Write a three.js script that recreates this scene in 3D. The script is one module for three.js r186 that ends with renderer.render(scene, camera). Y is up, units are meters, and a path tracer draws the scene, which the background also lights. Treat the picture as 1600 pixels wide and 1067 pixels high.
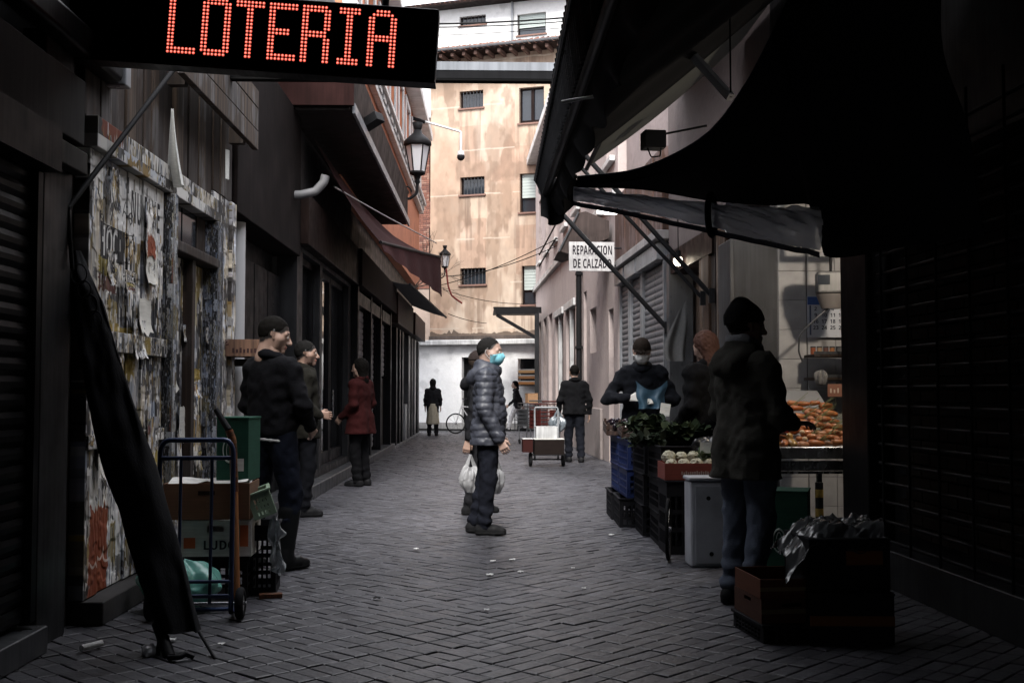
import * as THREE from 'three';
import { mergeGeometries, toCreasedNormals } from 'three/addons/utils/BufferGeometryUtils.js';
import { RoundedBoxGeometry } from 'three/addons/geometries/RoundedBoxGeometry.js';
import { TextGeometry } from 'three/addons/geometries/TextGeometry.js';
import { FontLoader } from 'three/addons/loaders/FontLoader.js';

// ---------------------------------------------------------------- camera, sky, sun, exposure
const scene = new THREE.Scene();
const EYE = 1.27, FPX = 1750, VPX = 748, VPY = 612, PW = 1600, PH = 1067;
const camera = new THREE.PerspectiveCamera(2 * Math.atan(PH / 2 / FPX) * 180 / Math.PI, 1024 / 682, 0.1, 600);
camera.position.set(0, EYE, 0);
camera.rotation.order = 'YXZ';
camera.rotation.set(Math.atan((VPY - PH / 2) / FPX), -Math.atan((PW / 2 - VPX) / FPX), 0);
camera.updateMatrixWorld(true);
const renderer = new THREE.WebGLRenderer({ antialias: true });
renderer.toneMapping = THREE.LinearToneMapping;
renderer.toneMappingExposure = 5.0;
renderer.shadowMap.enabled = true;
{ // an even overcast sky, a little brighter towards the zenith
  const w = 64, h = 32, d = new Float32Array(w * h * 4);
  for (let j = 0; j < h; j++) for (let i = 0; i < w; i++) {
    const el = ((j + 0.5) / h - 0.5) * Math.PI, k = 0.55 + 0.45 * Math.max(0, Math.sin(el)), o = (j * w + i) * 4;
    d[o] = 0.97 * k; d[o + 1] = 0.98 * k; d[o + 2] = 1.04 * k; d[o + 3] = 1;
  }
  const t = new THREE.DataTexture(d, w, h, THREE.RGBAFormat, THREE.FloatType);
  t.mapping = THREE.EquirectangularReflectionMapping; t.magFilter = THREE.LinearFilter; t.minFilter = THREE.LinearFilter; t.needsUpdate = true;
  scene.background = t; scene.environment = t;
  scene.backgroundIntensity = 1; scene.environmentIntensity = 1;
}
const sun = new THREE.DirectionalLight(new THREE.Color(1, 0.965, 0.91), 1.5);
sun.target.position.set(0, 0, -20);
sun.position.set(sun.target.position.x - 4, 30, sun.target.position.z + 26);
sun.castShadow = true; sun.shadow.radius = 40; sun.shadow.mapSize.set(2048, 2048);
Object.assign(sun.shadow.camera, { left: -30, right: 30, top: 30, bottom: -30, near: 1, far: 90 });
scene.add(sun, sun.target);

// ---------------------------------------------------------------- helpers
let seed = 12345;
const rnd = () => { seed = (seed * 1664525 + 1013904223) >>> 0; return seed / 4294967296; };
const rr = (a, b) => a + (b - a) * rnd();
const V = (x, y, z) => new THREE.Vector3(x, y, z);
const lerp = (a, b, t) => a + (b - a) * t, clamp = (x, a = 0, b = 1) => Math.min(b, Math.max(a, x));
const sstep = (a, b, x) => { const t = clamp((x - a) / (b - a)); return t * t * (3 - 2 * t); };
const used = {};
const numbered = n => { const k = used[n] = (used[n] ?? -1) + 1; return k ? n + '_' + String(k).padStart(3, '0') : n; };
function ray(px, py) { // direction through a pixel of the photograph
  return V((px - PW / 2) / FPX, -(py - PH / 2) / FPX, -1).applyEuler(camera.rotation);
}
function at(px, py, depth) { const d = ray(px, py); return d.multiplyScalar(-depth / d.z).add(camera.position); }   // on the plane z = -depth
function onGround(px, py, y = 0) { const d = ray(px, py); return d.multiplyScalar((y - EYE) / d.y).add(camera.position); }
function tag(o, label, category, group) { o.userData.label = label; o.userData.category = category; if (group) o.userData.group = group; return o; }
function thing(name, label, category, pos, yaw = 0, group) {
  const g = new THREE.Group(); g.name = numbered(name); scene.add(g);
  if (pos) g.position.copy(Array.isArray(pos) ? V(...pos) : pos); g.rotation.y = yaw;
  g.updateMatrixWorld(true);
  return tag(g, label, category, group);
}
function mesh(parent, name, geo, mat) {
  const m = new THREE.Mesh(geo, mat); m.name = parent === scene ? numbered(name) : name; m.castShadow = m.receiveShadow = true; parent.add(m); return m;
}
function copyOf(src, pos, yaw, label, category, group) {
  const c = src.clone(); c.name = numbered(src.name.replace(/_\d{3}$/, '')); c.userData = {}; scene.add(c);
  c.position.copy(pos); c.rotation.y = yaw; return tag(c, label, category, group);
}
function setting(name, geo, mat) { const m = mesh(scene, name, geo, mat); m.userData.kind = 'structure'; return m; }
// uv in metres from the dominant axis of the normal
function uvm(g, sc = 1) {
  if (g.index) g = g.toNonIndexed();
  const p = g.attributes.position, n = g.attributes.normal, uv = new Float32Array(p.count * 2);
  for (let i = 0; i < p.count; i++) {
    const ax = Math.abs(n.getX(i)), ay = Math.abs(n.getY(i)), az = Math.abs(n.getZ(i));
    const x = p.getX(i), y = p.getY(i), z = p.getZ(i);
    const [a, b] = az >= ax && az >= ay ? [x, y] : ax >= ay ? [z, y] : [x, z];
    uv[2 * i] = a * sc; uv[2 * i + 1] = b * sc;
  }
  g.setAttribute('uv', new THREE.BufferAttribute(uv, 2)); return g;
}
function boxG(x0, x1, y0, y1, z0, z1, bev = 0) {
  const w = x1 - x0, h = y1 - y0, d = z1 - z0;
  const g = bev ? new RoundedBoxGeometry(w, h, d, 1, Math.min(bev, w * .45, h * .45, d * .45)) : new THREE.BoxGeometry(w, h, d);
  g.translate((x0 + x1) / 2, (y0 + y1) / 2, (z0 + z1) / 2); return uvm(g);
}
const B = (parent, name, x0, x1, y0, y1, z0, z1, mat, bev = 0) => mesh(parent, name, boxG(x0, x1, y0, y1, z0, z1, bev), mat);
// wall sheet in local xy with rectangular holes, from z0 to z1
function holed(x0, x1, y0, y1, z0, z1, holes) {
  const s = new THREE.Shape([[x0, y0], [x1, y0], [x1, y1], [x0, y1]].map(p => new THREE.Vector2(...p)));
  for (const [a, b, c, d] of holes) s.holes.push(new THREE.Path([[a, c], [a, d], [b, d], [b, c]].map(p => new THREE.Vector2(...p))));
  const g = new THREE.ExtrudeGeometry(s, { depth: z1 - z0, bevelEnabled: false }); g.translate(0, 0, z0); return uvm(g);
}
function tubeG(pts, r, seg = 24, rad = 8, closed = false) {
  const c = new THREE.CatmullRomCurve3(pts.map(p => p.isVector3 ? p : V(...p)), closed, 'catmullrom', 0.15);
  return new THREE.TubeGeometry(c, seg, r, rad, closed);
}
function rodG(a, b, r, r2 = r, rad = 8) {
  a = a.isVector3 ? a : V(...a); b = b.isVector3 ? b : V(...b);
  const L = a.distanceTo(b), g = new THREE.CylinderGeometry(r2, r, L, rad);
  g.applyQuaternion(new THREE.Quaternion().setFromUnitVectors(V(0, 1, 0), b.clone().sub(a).normalize()));
  g.translate((a.x + b.x) / 2, (a.y + b.y) / 2, (a.z + b.z) / 2); return g;
}
function barG(a, b, w, h) { // square bar
  a = a.isVector3 ? a : V(...a); b = b.isVector3 ? b : V(...b);
  const g = new THREE.BoxGeometry(w, h, a.distanceTo(b)), m = new THREE.Matrix4().lookAt(a, b, V(0, 1, 0.01));
  g.applyMatrix4(m); g.translate((a.x + b.x) / 2, (a.y + b.y) / 2, (a.z + b.z) / 2); return uvm(g);
}
const merge = gs => mergeGeometries(gs.map(g => { const q = g.index ? g.toNonIndexed() : g; for (const k of Object.keys(q.attributes)) if (!['position', 'normal', 'uv'].includes(k)) q.deleteAttribute(k); if (!q.attributes.uv) uvm(q); return q; }));
// a sheet through a grid of points f(s,t), given a thickness
function sheetG(f, nu, nv, th = 0.004) {
  const P = [], idx = [], uv = [];
  for (let j = 0; j <= nv; j++) for (let i = 0; i <= nu; i++) { const p = f(i / nu, j / nv); P.push(p); uv.push(i / nu, j / nv); }
  const W = nu + 1, n = P.length, N = P.map(() => V(0, 0, 0));
  for (let j = 0; j < nv; j++) for (let i = 0; i < nu; i++) {
    const a = j * W + i, b = a + 1, c = a + W, d = c + 1, q = P[b].clone().sub(P[a]).cross(P[c].clone().sub(P[a]));
    for (const k of [a, b, c, d]) N[k].add(q);
    idx.push(a, b, c, b, d, c, n + a, n + c, n + b, n + b, n + c, n + d);
  }
  const edge = (a, b) => idx.push(a, n + a, b, b, n + a, n + b);
  for (let i = 0; i < nu; i++) { edge(i + 1, i); edge(nv * W + i, nv * W + i + 1); }
  for (let j = 0; j < nv; j++) { edge(j * W, (j + 1) * W); edge((j + 1) * W + nu, j * W + nu); }
  const pos = [];
  for (const s of [0.5, -0.5]) P.forEach((p, i) => { const q = N[i].clone().normalize().multiplyScalar(s * th).add(p); pos.push(q.x, q.y, q.z); });
  const g = new THREE.BufferGeometry();
  g.setAttribute('position', new THREE.Float32BufferAttribute(pos, 3)); g.setAttribute('uv', new THREE.Float32BufferAttribute([...uv, ...uv], 2));
  g.setIndex(idx); g.computeVertexNormals(); return g;
}
// ---------------------------------------------------------------- noise and textures
const hash = (x, y, z = 0) => { let h = (x * 374761393 + y * 668265263 + z * 2147483647 + 0x9e3779b9) | 0; h = Math.imul(h ^ (h >>> 13), 1274126177); h = Math.imul(h ^ (h >>> 16), 2246822519); return ((h ^ (h >>> 15)) >>> 0) / 4294967296; };
const sm = t => t * t * (3 - 2 * t);
function n2(x, y, per = 0, s = 0) {
  const xi = Math.floor(x), yi = Math.floor(y), u = sm(x - xi), v = sm(y - yi), w = k => per ? ((k % per) + per) % per : k;
  return lerp(lerp(hash(w(xi), w(yi), s), hash(w(xi + 1), w(yi), s), u), lerp(hash(w(xi), w(yi + 1), s), hash(w(xi + 1), w(yi + 1), s), u), v);
}
function fbm(u, v, f, s = 0, oct = 4) { let a = 0, w = .5, t = 0; for (let i = 0; i < oct; i++) { a += w * n2(u * f, v * f, f, s + i); t += w; f *= 2; w *= .55; } return a / t; }
function n3(x, y, z) {
  const xi = Math.floor(x), yi = Math.floor(y), zi = Math.floor(z), u = sm(x - xi), v = sm(y - yi), w = sm(z - zi), H = (a, b, c) => hash(xi + a + 131 * (zi + c), yi + b, zi + c);
  return lerp(lerp(lerp(H(0, 0, 0), H(1, 0, 0), u), lerp(H(0, 1, 0), H(1, 1, 0), u), v), lerp(lerp(H(0, 0, 1), H(1, 0, 1), u), lerp(H(0, 1, 1), H(1, 1, 1), u), v), w);
}
function tex(n, fn, { srgb = true, rep = [1, 1], h = n } = {}) {
  const d = new Uint8Array(n * h * 4);
  for (let j = 0; j < h; j++) for (let i = 0; i < n; i++) {
    let c = fn((i + .5) / n, (j + .5) / h); if (typeof c === 'number') c = [c, c, c];
    const o = (j * n + i) * 4; for (let k = 0; k < 3; k++) d[o + k] = clamp(c[k]) * 255; d[o + 3] = 255;
  }
  const t = new THREE.DataTexture(d, n, h); t.wrapS = t.wrapT = THREE.RepeatWrapping; t.magFilter = THREE.LinearFilter; t.minFilter = THREE.LinearMipmapLinearFilter; t.generateMipmaps = true;
  if (srgb) t.colorSpace = THREE.SRGBColorSpace; t.repeat.set(...rep); t.needsUpdate = true; return t;
}
function canvasTex(w, h, draw) {
  const c = document.createElement('canvas'); c.width = w; c.height = h; draw(c.getContext('2d'), w, h);
  const t = new THREE.CanvasTexture(c); t.colorSpace = THREE.SRGBColorSpace; t.wrapS = t.wrapT = THREE.RepeatWrapping; return t;
}
const T = {
  plaster: tex(512, (u, v) => { const a = fbm(u, v, 4, 1), b = fbm(u, v, 32, 5), c = fbm(u, v, 128, 9, 2); return .8 + .2 * (a * .6 + b * .3 + c * .2) - .10 * sstep(.6, .8, fbm(u, v, 6, 21)); }, { rep: [1 / 3, 1 / 3] }),
  plasterB: tex(512, (u, v) => .5 * fbm(u, v, 16, 31) + .5 * fbm(u, v, 90, 35, 2), { srgb: false, rep: [1 / 3, 1 / 3] }),
  grime: tex(512, (u, v) => { const s = n2(u * 60, v * 4, 0, 2) * .5 + n2(u * 160, v * 9, 0, 3) * .5, a = fbm(u, v, 5, 41); return .55 + .45 * clamp(a * .9 + (s - .5) * .5 + .1); }, { rep: [.5, .5] }),
  wood: tex(512, (u, v) => { const g = n2(u * 40 + 2 * n2(u * 5, v * 2, 0, 8), v * 3, 0, 6), f = n2(u * 150, v * 6, 0, 7), p = fbm(u, v, 6, 51); const k = .45 + .35 * g + .2 * f; const c = sstep(.5, .62, p); return [lerp(.50, .62, c) * k * 1.2, lerp(.42, .60, c) * k * 1.2, lerp(.36, .60, c) * k * 1.2]; }, { rep: [1, .5] }),
  fabric: tex(256, (u, v) => .82 + .1 * n2(u * 128, v * 128, 128, 4) + .12 * fbm(u, v, 8, 61), { rep: [3, 3] }),
  fabricB: tex(256, (u, v) => .5 * n2(u * 128, v * 128, 128, 4) + .5 * fbm(u, v, 24, 66), { srgb: false, rep: [3, 3] }),
  metal: tex(256, (u, v) => .78 + .22 * n2(u * 90, v * 3, 0, 11) - .2 * sstep(.55, .75, fbm(u, v, 6, 71)), { rep: [1, 1] }),
  metalR: tex(256, (u, v) => .35 + .45 * fbm(u, v, 8, 75) + .2 * n2(u * 60, v * 3, 0, 12), { srgb: false, rep: [1, 1] }),
  paver: tex(512, (u, v) => { const a = fbm(u, v, 6, 81), b = fbm(u, v, 64, 85, 3), c = hash(Math.floor(u * 512), Math.floor(v * 512), 3); return [.62, .615, .63].map(k => k * (.5 + .35 * a + .35 * b + .12 * (c - .5))); }, { rep: [.8, .8] }),
  paverB: tex(512, (u, v) => .5 * fbm(u, v, 90, 91, 3) + .5 * fbm(u, v, 20, 95), { srgb: false, rep: [.8, .8] }),
  paverR: tex(512, (u, v) => .45 + .35 * fbm(u, v, 7, 97) + .15 * fbm(u, v, 60, 98, 2), { srgb: false, rep: [.8, .8] }),
  card: tex(256, (u, v) => .84 + .1 * n2(u * 3, v * 120, 0, 13) + .1 * fbm(u, v, 10, 101), { rep: [2, 2] }),
};
const lin = (r, g, b) => new THREE.Color().setRGB(r, g, b);
const col = c => Array.isArray(c) ? lin(...c) : new THREE.Color(c);
const M = (c, rough = .8, o = {}) => { const k = col(c), dark = k.r + k.g + k.b < .2 && !o.metalness; return new THREE.MeshPhysicalMaterial({ color: k, roughness: rough, specularIntensity: dark ? (k.r + k.g + k.b < .07 ? .1 : .3) : .7, ...o }); };
const MP = (c, rough = .5, o = {}) => new THREE.MeshPhysicalMaterial({ color: col(c), roughness: rough, ...o });
const plaster = (c, r = .9) => M(c, r, { map: T.plaster, bumpMap: T.plasterB, bumpScale: .006 });
const paint = (c, r = .5) => M(c, r, { map: T.grime, roughnessMap: T.metalR });
const cloth = (c, r = .92) => MP(c, r, { map: T.fabric, bumpMap: T.fabricB, bumpScale: .0025, specularIntensity: .22 });
const glass = (c = [.9, .93, .95]) => MP(c, .04, { transmission: 1, thickness: 0, ior: 1.5 });
const MAT = {
  blackPaint: paint([.014, .014, .0155], .6), darkGrey: paint([.027, .0275, .03], .7), midGrey: paint([.08, .083, .09], .55), lightGrey: paint([.32, .33, .35], .5),
  steel: M([.42, .43, .45], .38, { metalness: .85, roughnessMap: T.metalR, map: T.metal }), iron: M([.012, .012, .013], .5),
  white: paint([.72, .72, .72], .6), brown: paint([.02, .012, .0105], .7),
  winGlass: MP([.02, .024, .03], .08, { specularIntensity: 1 }), rubber: M([.012, .012, .013], .8), cable: M([.01, .01, .01], .7),
  wood: M([.42, .36, .3], .85, { map: T.wood, bumpMap: T.wood, bumpScale: .006 }), woodDark: M([.12, .1, .09], .85, { map: T.wood, bumpMap: T.wood, bumpScale: .006 }), woodGrey: M([.3, .29, .28], .9, { map: T.wood, bumpMap: T.wood, bumpScale: .008 }),
  card: M([.32, .2, .11], .9, { map: T.card }), cardDark: M([.16, .085, .05], .9, { map: T.card }), cardWhite: M([.6, .59, .56], .85, { map: T.card }),
  blueCrate: M([.012, .02, .07], .5), blackCrate: M([.012, .012, .014], .6), greenBox: M([.02, .075, .05], .75, { map: T.card }),
};
const font = await new FontLoader().loadAsync('fonts/droid/droid_sans_bold.typeface.json');
function textG(s, size, depth = .003) { const g = new TextGeometry(s, { font, size, depth, curveSegments: 3, bevelEnabled: false }); g.computeBoundingBox(); const b = g.boundingBox; g.translate(-(b.min.x + b.max.x) / 2, -(b.min.y + b.max.y) / 2, 0); return g; }

// frames of the facades: local x along the wall, y up, z out into the lane
function frameOf(pos, yaw) { const g = new THREE.Object3D(); g.position.copy(pos); g.rotation.y = yaw; g.updateMatrixWorld(true); return g; }
const LYAW = Math.PI / 2 - Math.atan(.010), RYAW = -Math.PI / 2 + Math.atan(.026), EYAW = -20 * Math.PI / 180;
const LPOS = V(-2.2, 0, 0), RPOS = V(2.88, 0, 0), EPOS = V(0, 0, -38);       // left: x = depth; right: x = -depth
const FE = frameOf(EPOS, EYAW);
function hit(F, px, py, w = 0) { // photograph pixel -> local [x, y] on the plane z = w of a frame
  const o = F.worldToLocal(camera.position.clone()), d = F.worldToLocal(camera.position.clone().add(ray(px, py))).sub(o), k = (w - o.z) / d.z;
  return [o.x + d.x * k, o.y + d.y * k];
}
// ---------------------------------------------------------------- ground: sheet and chevron of stone setts
{
  const g = new THREE.PlaneGeometry(400, 400); g.rotateX(-Math.PI / 2); g.translate(0, -.03, 0); uvm(g);
  setting('ground', g, M([.028, .027, .026], .95, { map: T.paver, bumpMap: T.paverB, bumpScale: .01 }));
  const mat = M([.215, .22, .236], .68, { map: T.paver, bumpMap: T.paverB, bumpScale: .004, roughnessMap: T.paverR, vertexColors: true, specularIntensity: .6 });
  const pave = setting('pavement', boxG(-3.4, 3.6, -.028, -.009, -36.6, -2.5), M([.05, .05, .052], .95, { map: T.paver }));
  const L = .185, W = .0925, S = Math.SQRT1_2, list = [];
  const clip = (poly, c, k, sgn) => { const out = []; for (let i = 0; i < poly.length; i++) { const a = poly[i], b = poly[(i + 1) % poly.length], da = sgn * (a[c] - k), db = sgn * (b[c] - k); if (da >= 0) out.push(a); if (da * db < 0) { const t = da / (da - db); out.push([lerp(a[0], b[0], t), lerp(a[1], b[1], t)]); } } return out; };
  for (const side of [-1, 1]) for (let j = -40; j < 285; j++) for (let i = 0; i < 36; i++) { // rows run away and outwards, meeting in a stepped spine
    const q = .0014 + rnd() * .0014, start = (side < 0 ? j : j + 1) * W, odd = (j & 1) * L / 2; let a0 = start + i * L - (i ? odd : 0), a1 = start + (i + 1) * L - odd;
    let poly = [[a0 + q, j * W + q], [a1 - q, j * W + q], [a1 - q, (j + 1) * W - q], [a0 + q, (j + 1) * W - q]].map(([a, b]) => side < 0 ? [(b - a) * S, -(a + b) * S] : [(a - b) * S, -(a + b) * S]);
    const cx = (poly[0][0] + poly[2][0]) / 2, cz = (poly[0][1] + poly[2][1]) / 2;
    if (Math.abs(cx) > 3.5 || cz > -2.6 || cz < -36.5) continue;
    poly = clip(poly, 1, -2.7, -1); if (poly.length > 2) poly = clip(poly, 1, -36.4, 1); if (poly.length < 3) continue;
    list.push({ poly, cx, cz });
  }
  const spots = [[905, 912], [720, 1052], [770, 1010], [1010, 838]].map(([x, y], i) => { const p = onGround(x, y); return [p.x, p.z, [.16, .2, .1, .18][i]]; }); // chalky spill marks
  const sett = ({ poly, cx, cz }) => {
    const tone = .78 + .42 * n2(cx * 7 + 40, cz * 7, 0, 5) * n2(cx * .8 + 9, cz * .8, 0, 6) * 1.6 + rr(-.14, .14) - .22 * sstep(.55, .75, n2(cx * .55 + 3, cz * .45, 0, 16)) + spots.reduce((a, [sx, sz, r]) => a + .4 * sstep(1, .4, Math.hypot(cx - sx, (cz - sz) * .7) / r + .7 * (n2(cx * 11, cz * 11, 0, 4) - .5)), 0), tx = rr(-.025, .025), tz = rr(-.02, .02), h0 = rr(-.003, .003) + .012 * (n2(cx * 1.1, cz * 1.1 + 50, 0, 7) - .5);
    let s = 0; poly.forEach((p, k) => { const n = poly[(k + 1) % poly.length]; s += p[0] * n[1] - p[1] * n[0]; }); if (s > 0) poly = [...poly].reverse();
    const n = poly.length, mx = poly.reduce((a, p) => a + p[0], 0) / n, mz = poly.reduce((a, p) => a + p[1], 0) / n;
    const ring = (ins, dy) => poly.map(([x, z]) => { const l = Math.hypot(x - mx, z - mz) || 1, k = 1 - ins / l; const X = mx + (x - mx) * k, Z = mz + (z - mz) * k; return [X, h0 + tx * (X - mx) + tz * (Z - mz) + dy, Z]; });
    const r0 = ring(.009, 0), r1 = ring(.0015, -.0025), r2 = ring(0, -.02), pos = [];
    const tri = (a, b, c) => pos.push(...a, ...b, ...c);
    for (let k = 1; k < n - 1; k++) tri(r0[0], r0[k], r0[k + 1]);
    for (let k = 0; k < n; k++) { const m = (k + 1) % n; tri(r0[k], r1[k], r1[m]); tri(r0[k], r1[m], r0[m]); tri(r1[k], r2[k], r2[m]); tri(r1[k], r2[m], r1[m]); }
    const g = new THREE.BufferGeometry(); g.setAttribute('position', new THREE.Float32BufferAttribute(pos, 3)); g.computeVertexNormals();
    const c = new Float32Array(pos.length).map((_, k) => tone * [1, .985, 1.0][k % 3]); const o = [rr(0, 1), rr(0, 1)];
    const uv = new Float32Array(pos.length / 3 * 2); for (let k = 0; k < pos.length / 3; k++) { uv[2 * k] = pos[3 * k] + o[0]; uv[2 * k + 1] = pos[3 * k + 2] + o[1]; }
    g.setAttribute('uv', new THREE.BufferAttribute(uv, 2)); g.setAttribute('color', new THREE.BufferAttribute(c, 3)); return g;
  };
  const inView = p => { const v = V(p.cx, 0, p.cz).project(camera); return Math.abs(v.x) < .62 && v.y > -1.02 && v.z < 1; };
  list.sort((a, b) => (inView(b) - inView(a)) || (b.cz - a.cz));
  list.slice(0, 300).forEach(p => mesh(pave, 'sett', sett(p), mat));
  const rest = mesh(pave, 'setts', mergeGeometries(list.slice(300).map(sett)), mat); rest.userData.kind = 'stuff';
}
// ---------------------------------------------------------------- left side of the lane
const LG = (name, label, cat = 'building', group) => thing(name, label, cat, LPOS, LYAW, group);
const RG = (name, label, cat = 'building', group) => thing(name, label, cat, RPOS, RYAW, group);
function shutter(parent, x0, x1, y0, y1, z, pitch, mat, frame) {
  const s = new THREE.Group(); s.name = 'roller_shutter'; parent.add(s);
  const prof = new THREE.Shape(); prof.moveTo(0, 0); prof.quadraticCurveTo(.028, pitch * .45, .006, pitch * .93); prof.lineTo(-.004, pitch * .93); prof.lineTo(-.004, 0); prof.closePath();
  const g = new THREE.ExtrudeGeometry(prof, { depth: x1 - x0, bevelEnabled: false, curveSegments: 3 }); g.rotateY(Math.PI / 2); g.scale(1, 1, -1); g.computeVertexNormals(); // profile: x -> z
  const gi = g.index ? g.toNonIndexed() : g; { const p = gi.attributes.position.array; for (let i = 0; i < p.length; i += 9) for (let k = 0; k < 3; k++) { const t = p[i + 3 + k]; p[i + 3 + k] = p[i + 6 + k]; p[i + 6 + k] = t; } gi.computeVertexNormals(); uvm(gi); }
  for (let y = y0, k = 0; y < y1 - pitch * .5; y += pitch, k++) { const m = mesh(s, 'slat', gi, mat); m.position.set(x0, y, z + .0015 * (k % 3)); }
  if (frame) { B(s, 'guide_rail', x0 - .06, x0 - .003, y0, y1, z - .03, z + .05, frame); B(s, 'guide_rail', x1 + .003, x1 + .06, y0, y1, z - .03, z + .05, frame); B(s, 'shutter_box', x0 - .06, x1 + .06, y1 + .003, y1 + .22, z - .05, z + .14, frame); }
  return s;
}
{ // near shop with its shutter down
  const b = LG('shuttered_shop', 'dark shop front with lowered black roller shutter and brown fascia boards');
  B(b, 'wall', -16, 6.05, 0, 4.6, -4, -.16, MAT.darkGrey);
  B(b, 'upper_wall', 2, 6.05, 3.25, 6, -.157, -.06, MAT.darkGrey);
  shutter(b, 2.6, 5.5, .16, 2.35, -.06, .085, MAT.blackPaint, MAT.blackPaint);
  B(b, 'pillar', 5.62, 6.0, 0, 3.1, -.155, -.03, MAT.darkGrey, .01);
  B(b, 'threshold', 2.5, 5.6, 0, .13, -.15, .04, MAT.midGrey, .01);
  B(b, 'fascia_board', 2.5, 6.0, 2.58, 2.93, -.028, .03, M([.05, .044, .04], .8, { map: T.grime }), .008);
  B(b, 'fascia_board', 2.5, 6.0, 2.42, 2.54, -.028, .05, M([.065, .058, .05], .8, { map: T.grime }), .008);
}
{ const b = LG('awning_cassette', 'grey metal awning cassette above the brown fascia boards', 'awning');
  B(b, 'casing', 2.5, 6.5, 3.06, 3.22, -.055, .07, MAT.blackPaint, .03); B(b, 'end_plate', 6.503, 6.6, 3.05, 3.23, -.06, .08, MAT.lightGrey, .01); }
// poster-plastered timber front
const posterMap = canvasTex(2048, 1456, (c, w, h) => {
  c.fillStyle = '#4b4744'; c.fillRect(0, 0, w, h);
  const pal = ['#dedad4', '#ccc9c6', '#9c9b9f', '#2a2828', '#161415', '#eae7e2', '#bdb3a2', '#7b6a3a', '#77808f', '#3b3735', '#dcd8d1', '#93794a', '#e6e4e0', '#c8ccd4'];
  const torn = (x, y, ww, hh, f) => { c.fillStyle = f; c.beginPath(); const N = 18; for (let i = 0; i <= N; i++) c.lineTo(x + ww * i / N, y + rr(-.06, .06) * hh); for (let i = 0; i <= N; i++) c.lineTo(x + ww + rr(-.06, .06) * ww, y + hh * i / N); for (let i = N; i >= 0; i--) c.lineTo(x + ww * i / N, y + hh + rr(-.16, .1) * hh); for (let i = N; i >= 0; i--) c.lineTo(x + rr(-.06, .06) * ww, y + hh * i / N); c.fill(); };
  for (let k = 0; k < 130; k++) torn(rr(-50, w), rr(-50, h), rr(60, 260), rr(90, 360), pal[Math.floor(rnd() * pal.length)]);
  for (let k = 0; k < 240; k++) torn(rr(0, w), rr(0, h), rr(14, 70), rr(30, 160), pal[Math.floor(rnd() * pal.length)]);
  for (let k = 0; k < 30; k++) { const x = rr(0, w - 200), y = rr(60, h), n = 3 + Math.floor(rr(0, 5)), z = rr(18, 60); c.globalAlpha = rr(.4, .85); c.fillStyle = rnd() < .7 ? '#1f1c1d' : '#a3842c'; for (let q = 0; q < n; q++) { c.fillRect(x + q * z * .6, y, z * .18, z); if (rnd() < .6) c.fillRect(x + q * z * .6, y + z * Math.floor(rr(0, 2.9)) * .4, z * .45, z * .18); } } // worn block print
  c.globalAlpha = .92; torn(420, 930, 190, 240, '#8f7b33'); torn(250, 700, 150, 70, '#8a7c36'); torn(250, 790, 150, 50, '#5f2f28');
  torn(90, 1150, 180, 300, '#7a3416'); c.globalAlpha = 1;
  const fl = (n, w0, w1, h0, h1, cols) => { for (let k = 0; k < n; k++) { c.fillStyle = cols[Math.floor(rnd() * cols.length)]; c.globalAlpha = rr(.45, .95); const x = rr(0, w), y = rr(0, h), a = rr(w0, w1), b2 = rr(h0, h1); c.beginPath(); c.moveTo(x, y); c.lineTo(x + a, y + rr(0, 12)); c.lineTo(x + a * rr(.2, 1.3), y + b2); c.lineTo(x + a * rr(-.6, .4), y + b2 * rr(.5, 1)); c.fill(); } };
  for (let k = 0; k < 420; k++) { c.fillStyle = ['#c9ccd3', '#aeb3bd', '#8a8f99', '#dcdcdc', '#4a4c52', '#26262a', '#a89a76'][Math.floor(rnd() * 7)]; c.globalAlpha = rr(.18, .5); const a = rr(8, 46), l = rr(90, 420), x = rr(0, w), y = rr(-100, h); c.beginPath(); c.moveTo(x, y); c.lineTo(x + a, y + rr(-20, 20)); c.lineTo(x + a * rr(.4, 1), y + l); c.lineTo(x + a * .2, y + l * rr(.8, 1)); c.fill(); }
  fl(1900, 5, 20, 18, 80, pal); fl(2600, 2, 9, 10, 55, ['#f2f0ec', '#e2e0de', '#131112', '#0e0d0e', '#1d1a1a', '#d2d3d8', '#8f762f']);
  c.globalAlpha = .9; torn(240, 560, 270, 170, '#8a7430'); torn(140, 350, 190, 60, '#8d7d33'); torn(140, 412, 190, 46, '#4f2a22'); torn(95, 1120, 190, 320, '#7a3416'); torn(1000, 620, 120, 200, '#191718'); torn(560, 480, 160, 230, '#23242a'); torn(640, 900, 190, 160, '#2a2624');
  c.globalAlpha = 1; torn(330, 40, 520, 210, '#c4c2bf'); c.fillStyle = '#161415'; c.save(); c.translate(450, 205); c.scale(.62, 1.15); c.font = 'bold 130px sans-serif'; c.fillText('NUELUE', 0, 0); c.restore(); // the two faded words still legible
  c.fillStyle = '#1e1c1d'; c.fillRect(150, 248, 260, 110); c.fillStyle = '#cfcdca'; c.save(); c.translate(165, 348); c.scale(.7, 1.1); c.font = 'bold 120px sans-serif'; c.fillText('HOC', 0, 0); c.restore();
  for (let k = 0; k < 26; k++) { c.strokeStyle = rnd() < .6 ? '#141213' : '#c9c6c2'; c.lineWidth = rr(3, 9); c.globalAlpha = .75; let x = rr(100, w - 100), y = rr(150, h - 80); c.beginPath(); c.moveTo(x, y); for (let q = 0; q < 5; q++) { c.quadraticCurveTo(x + rr(-60, 60), y + rr(-60, 60), x += rr(-40, 70), y += rr(-50, 50)); } c.stroke(); }
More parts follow.
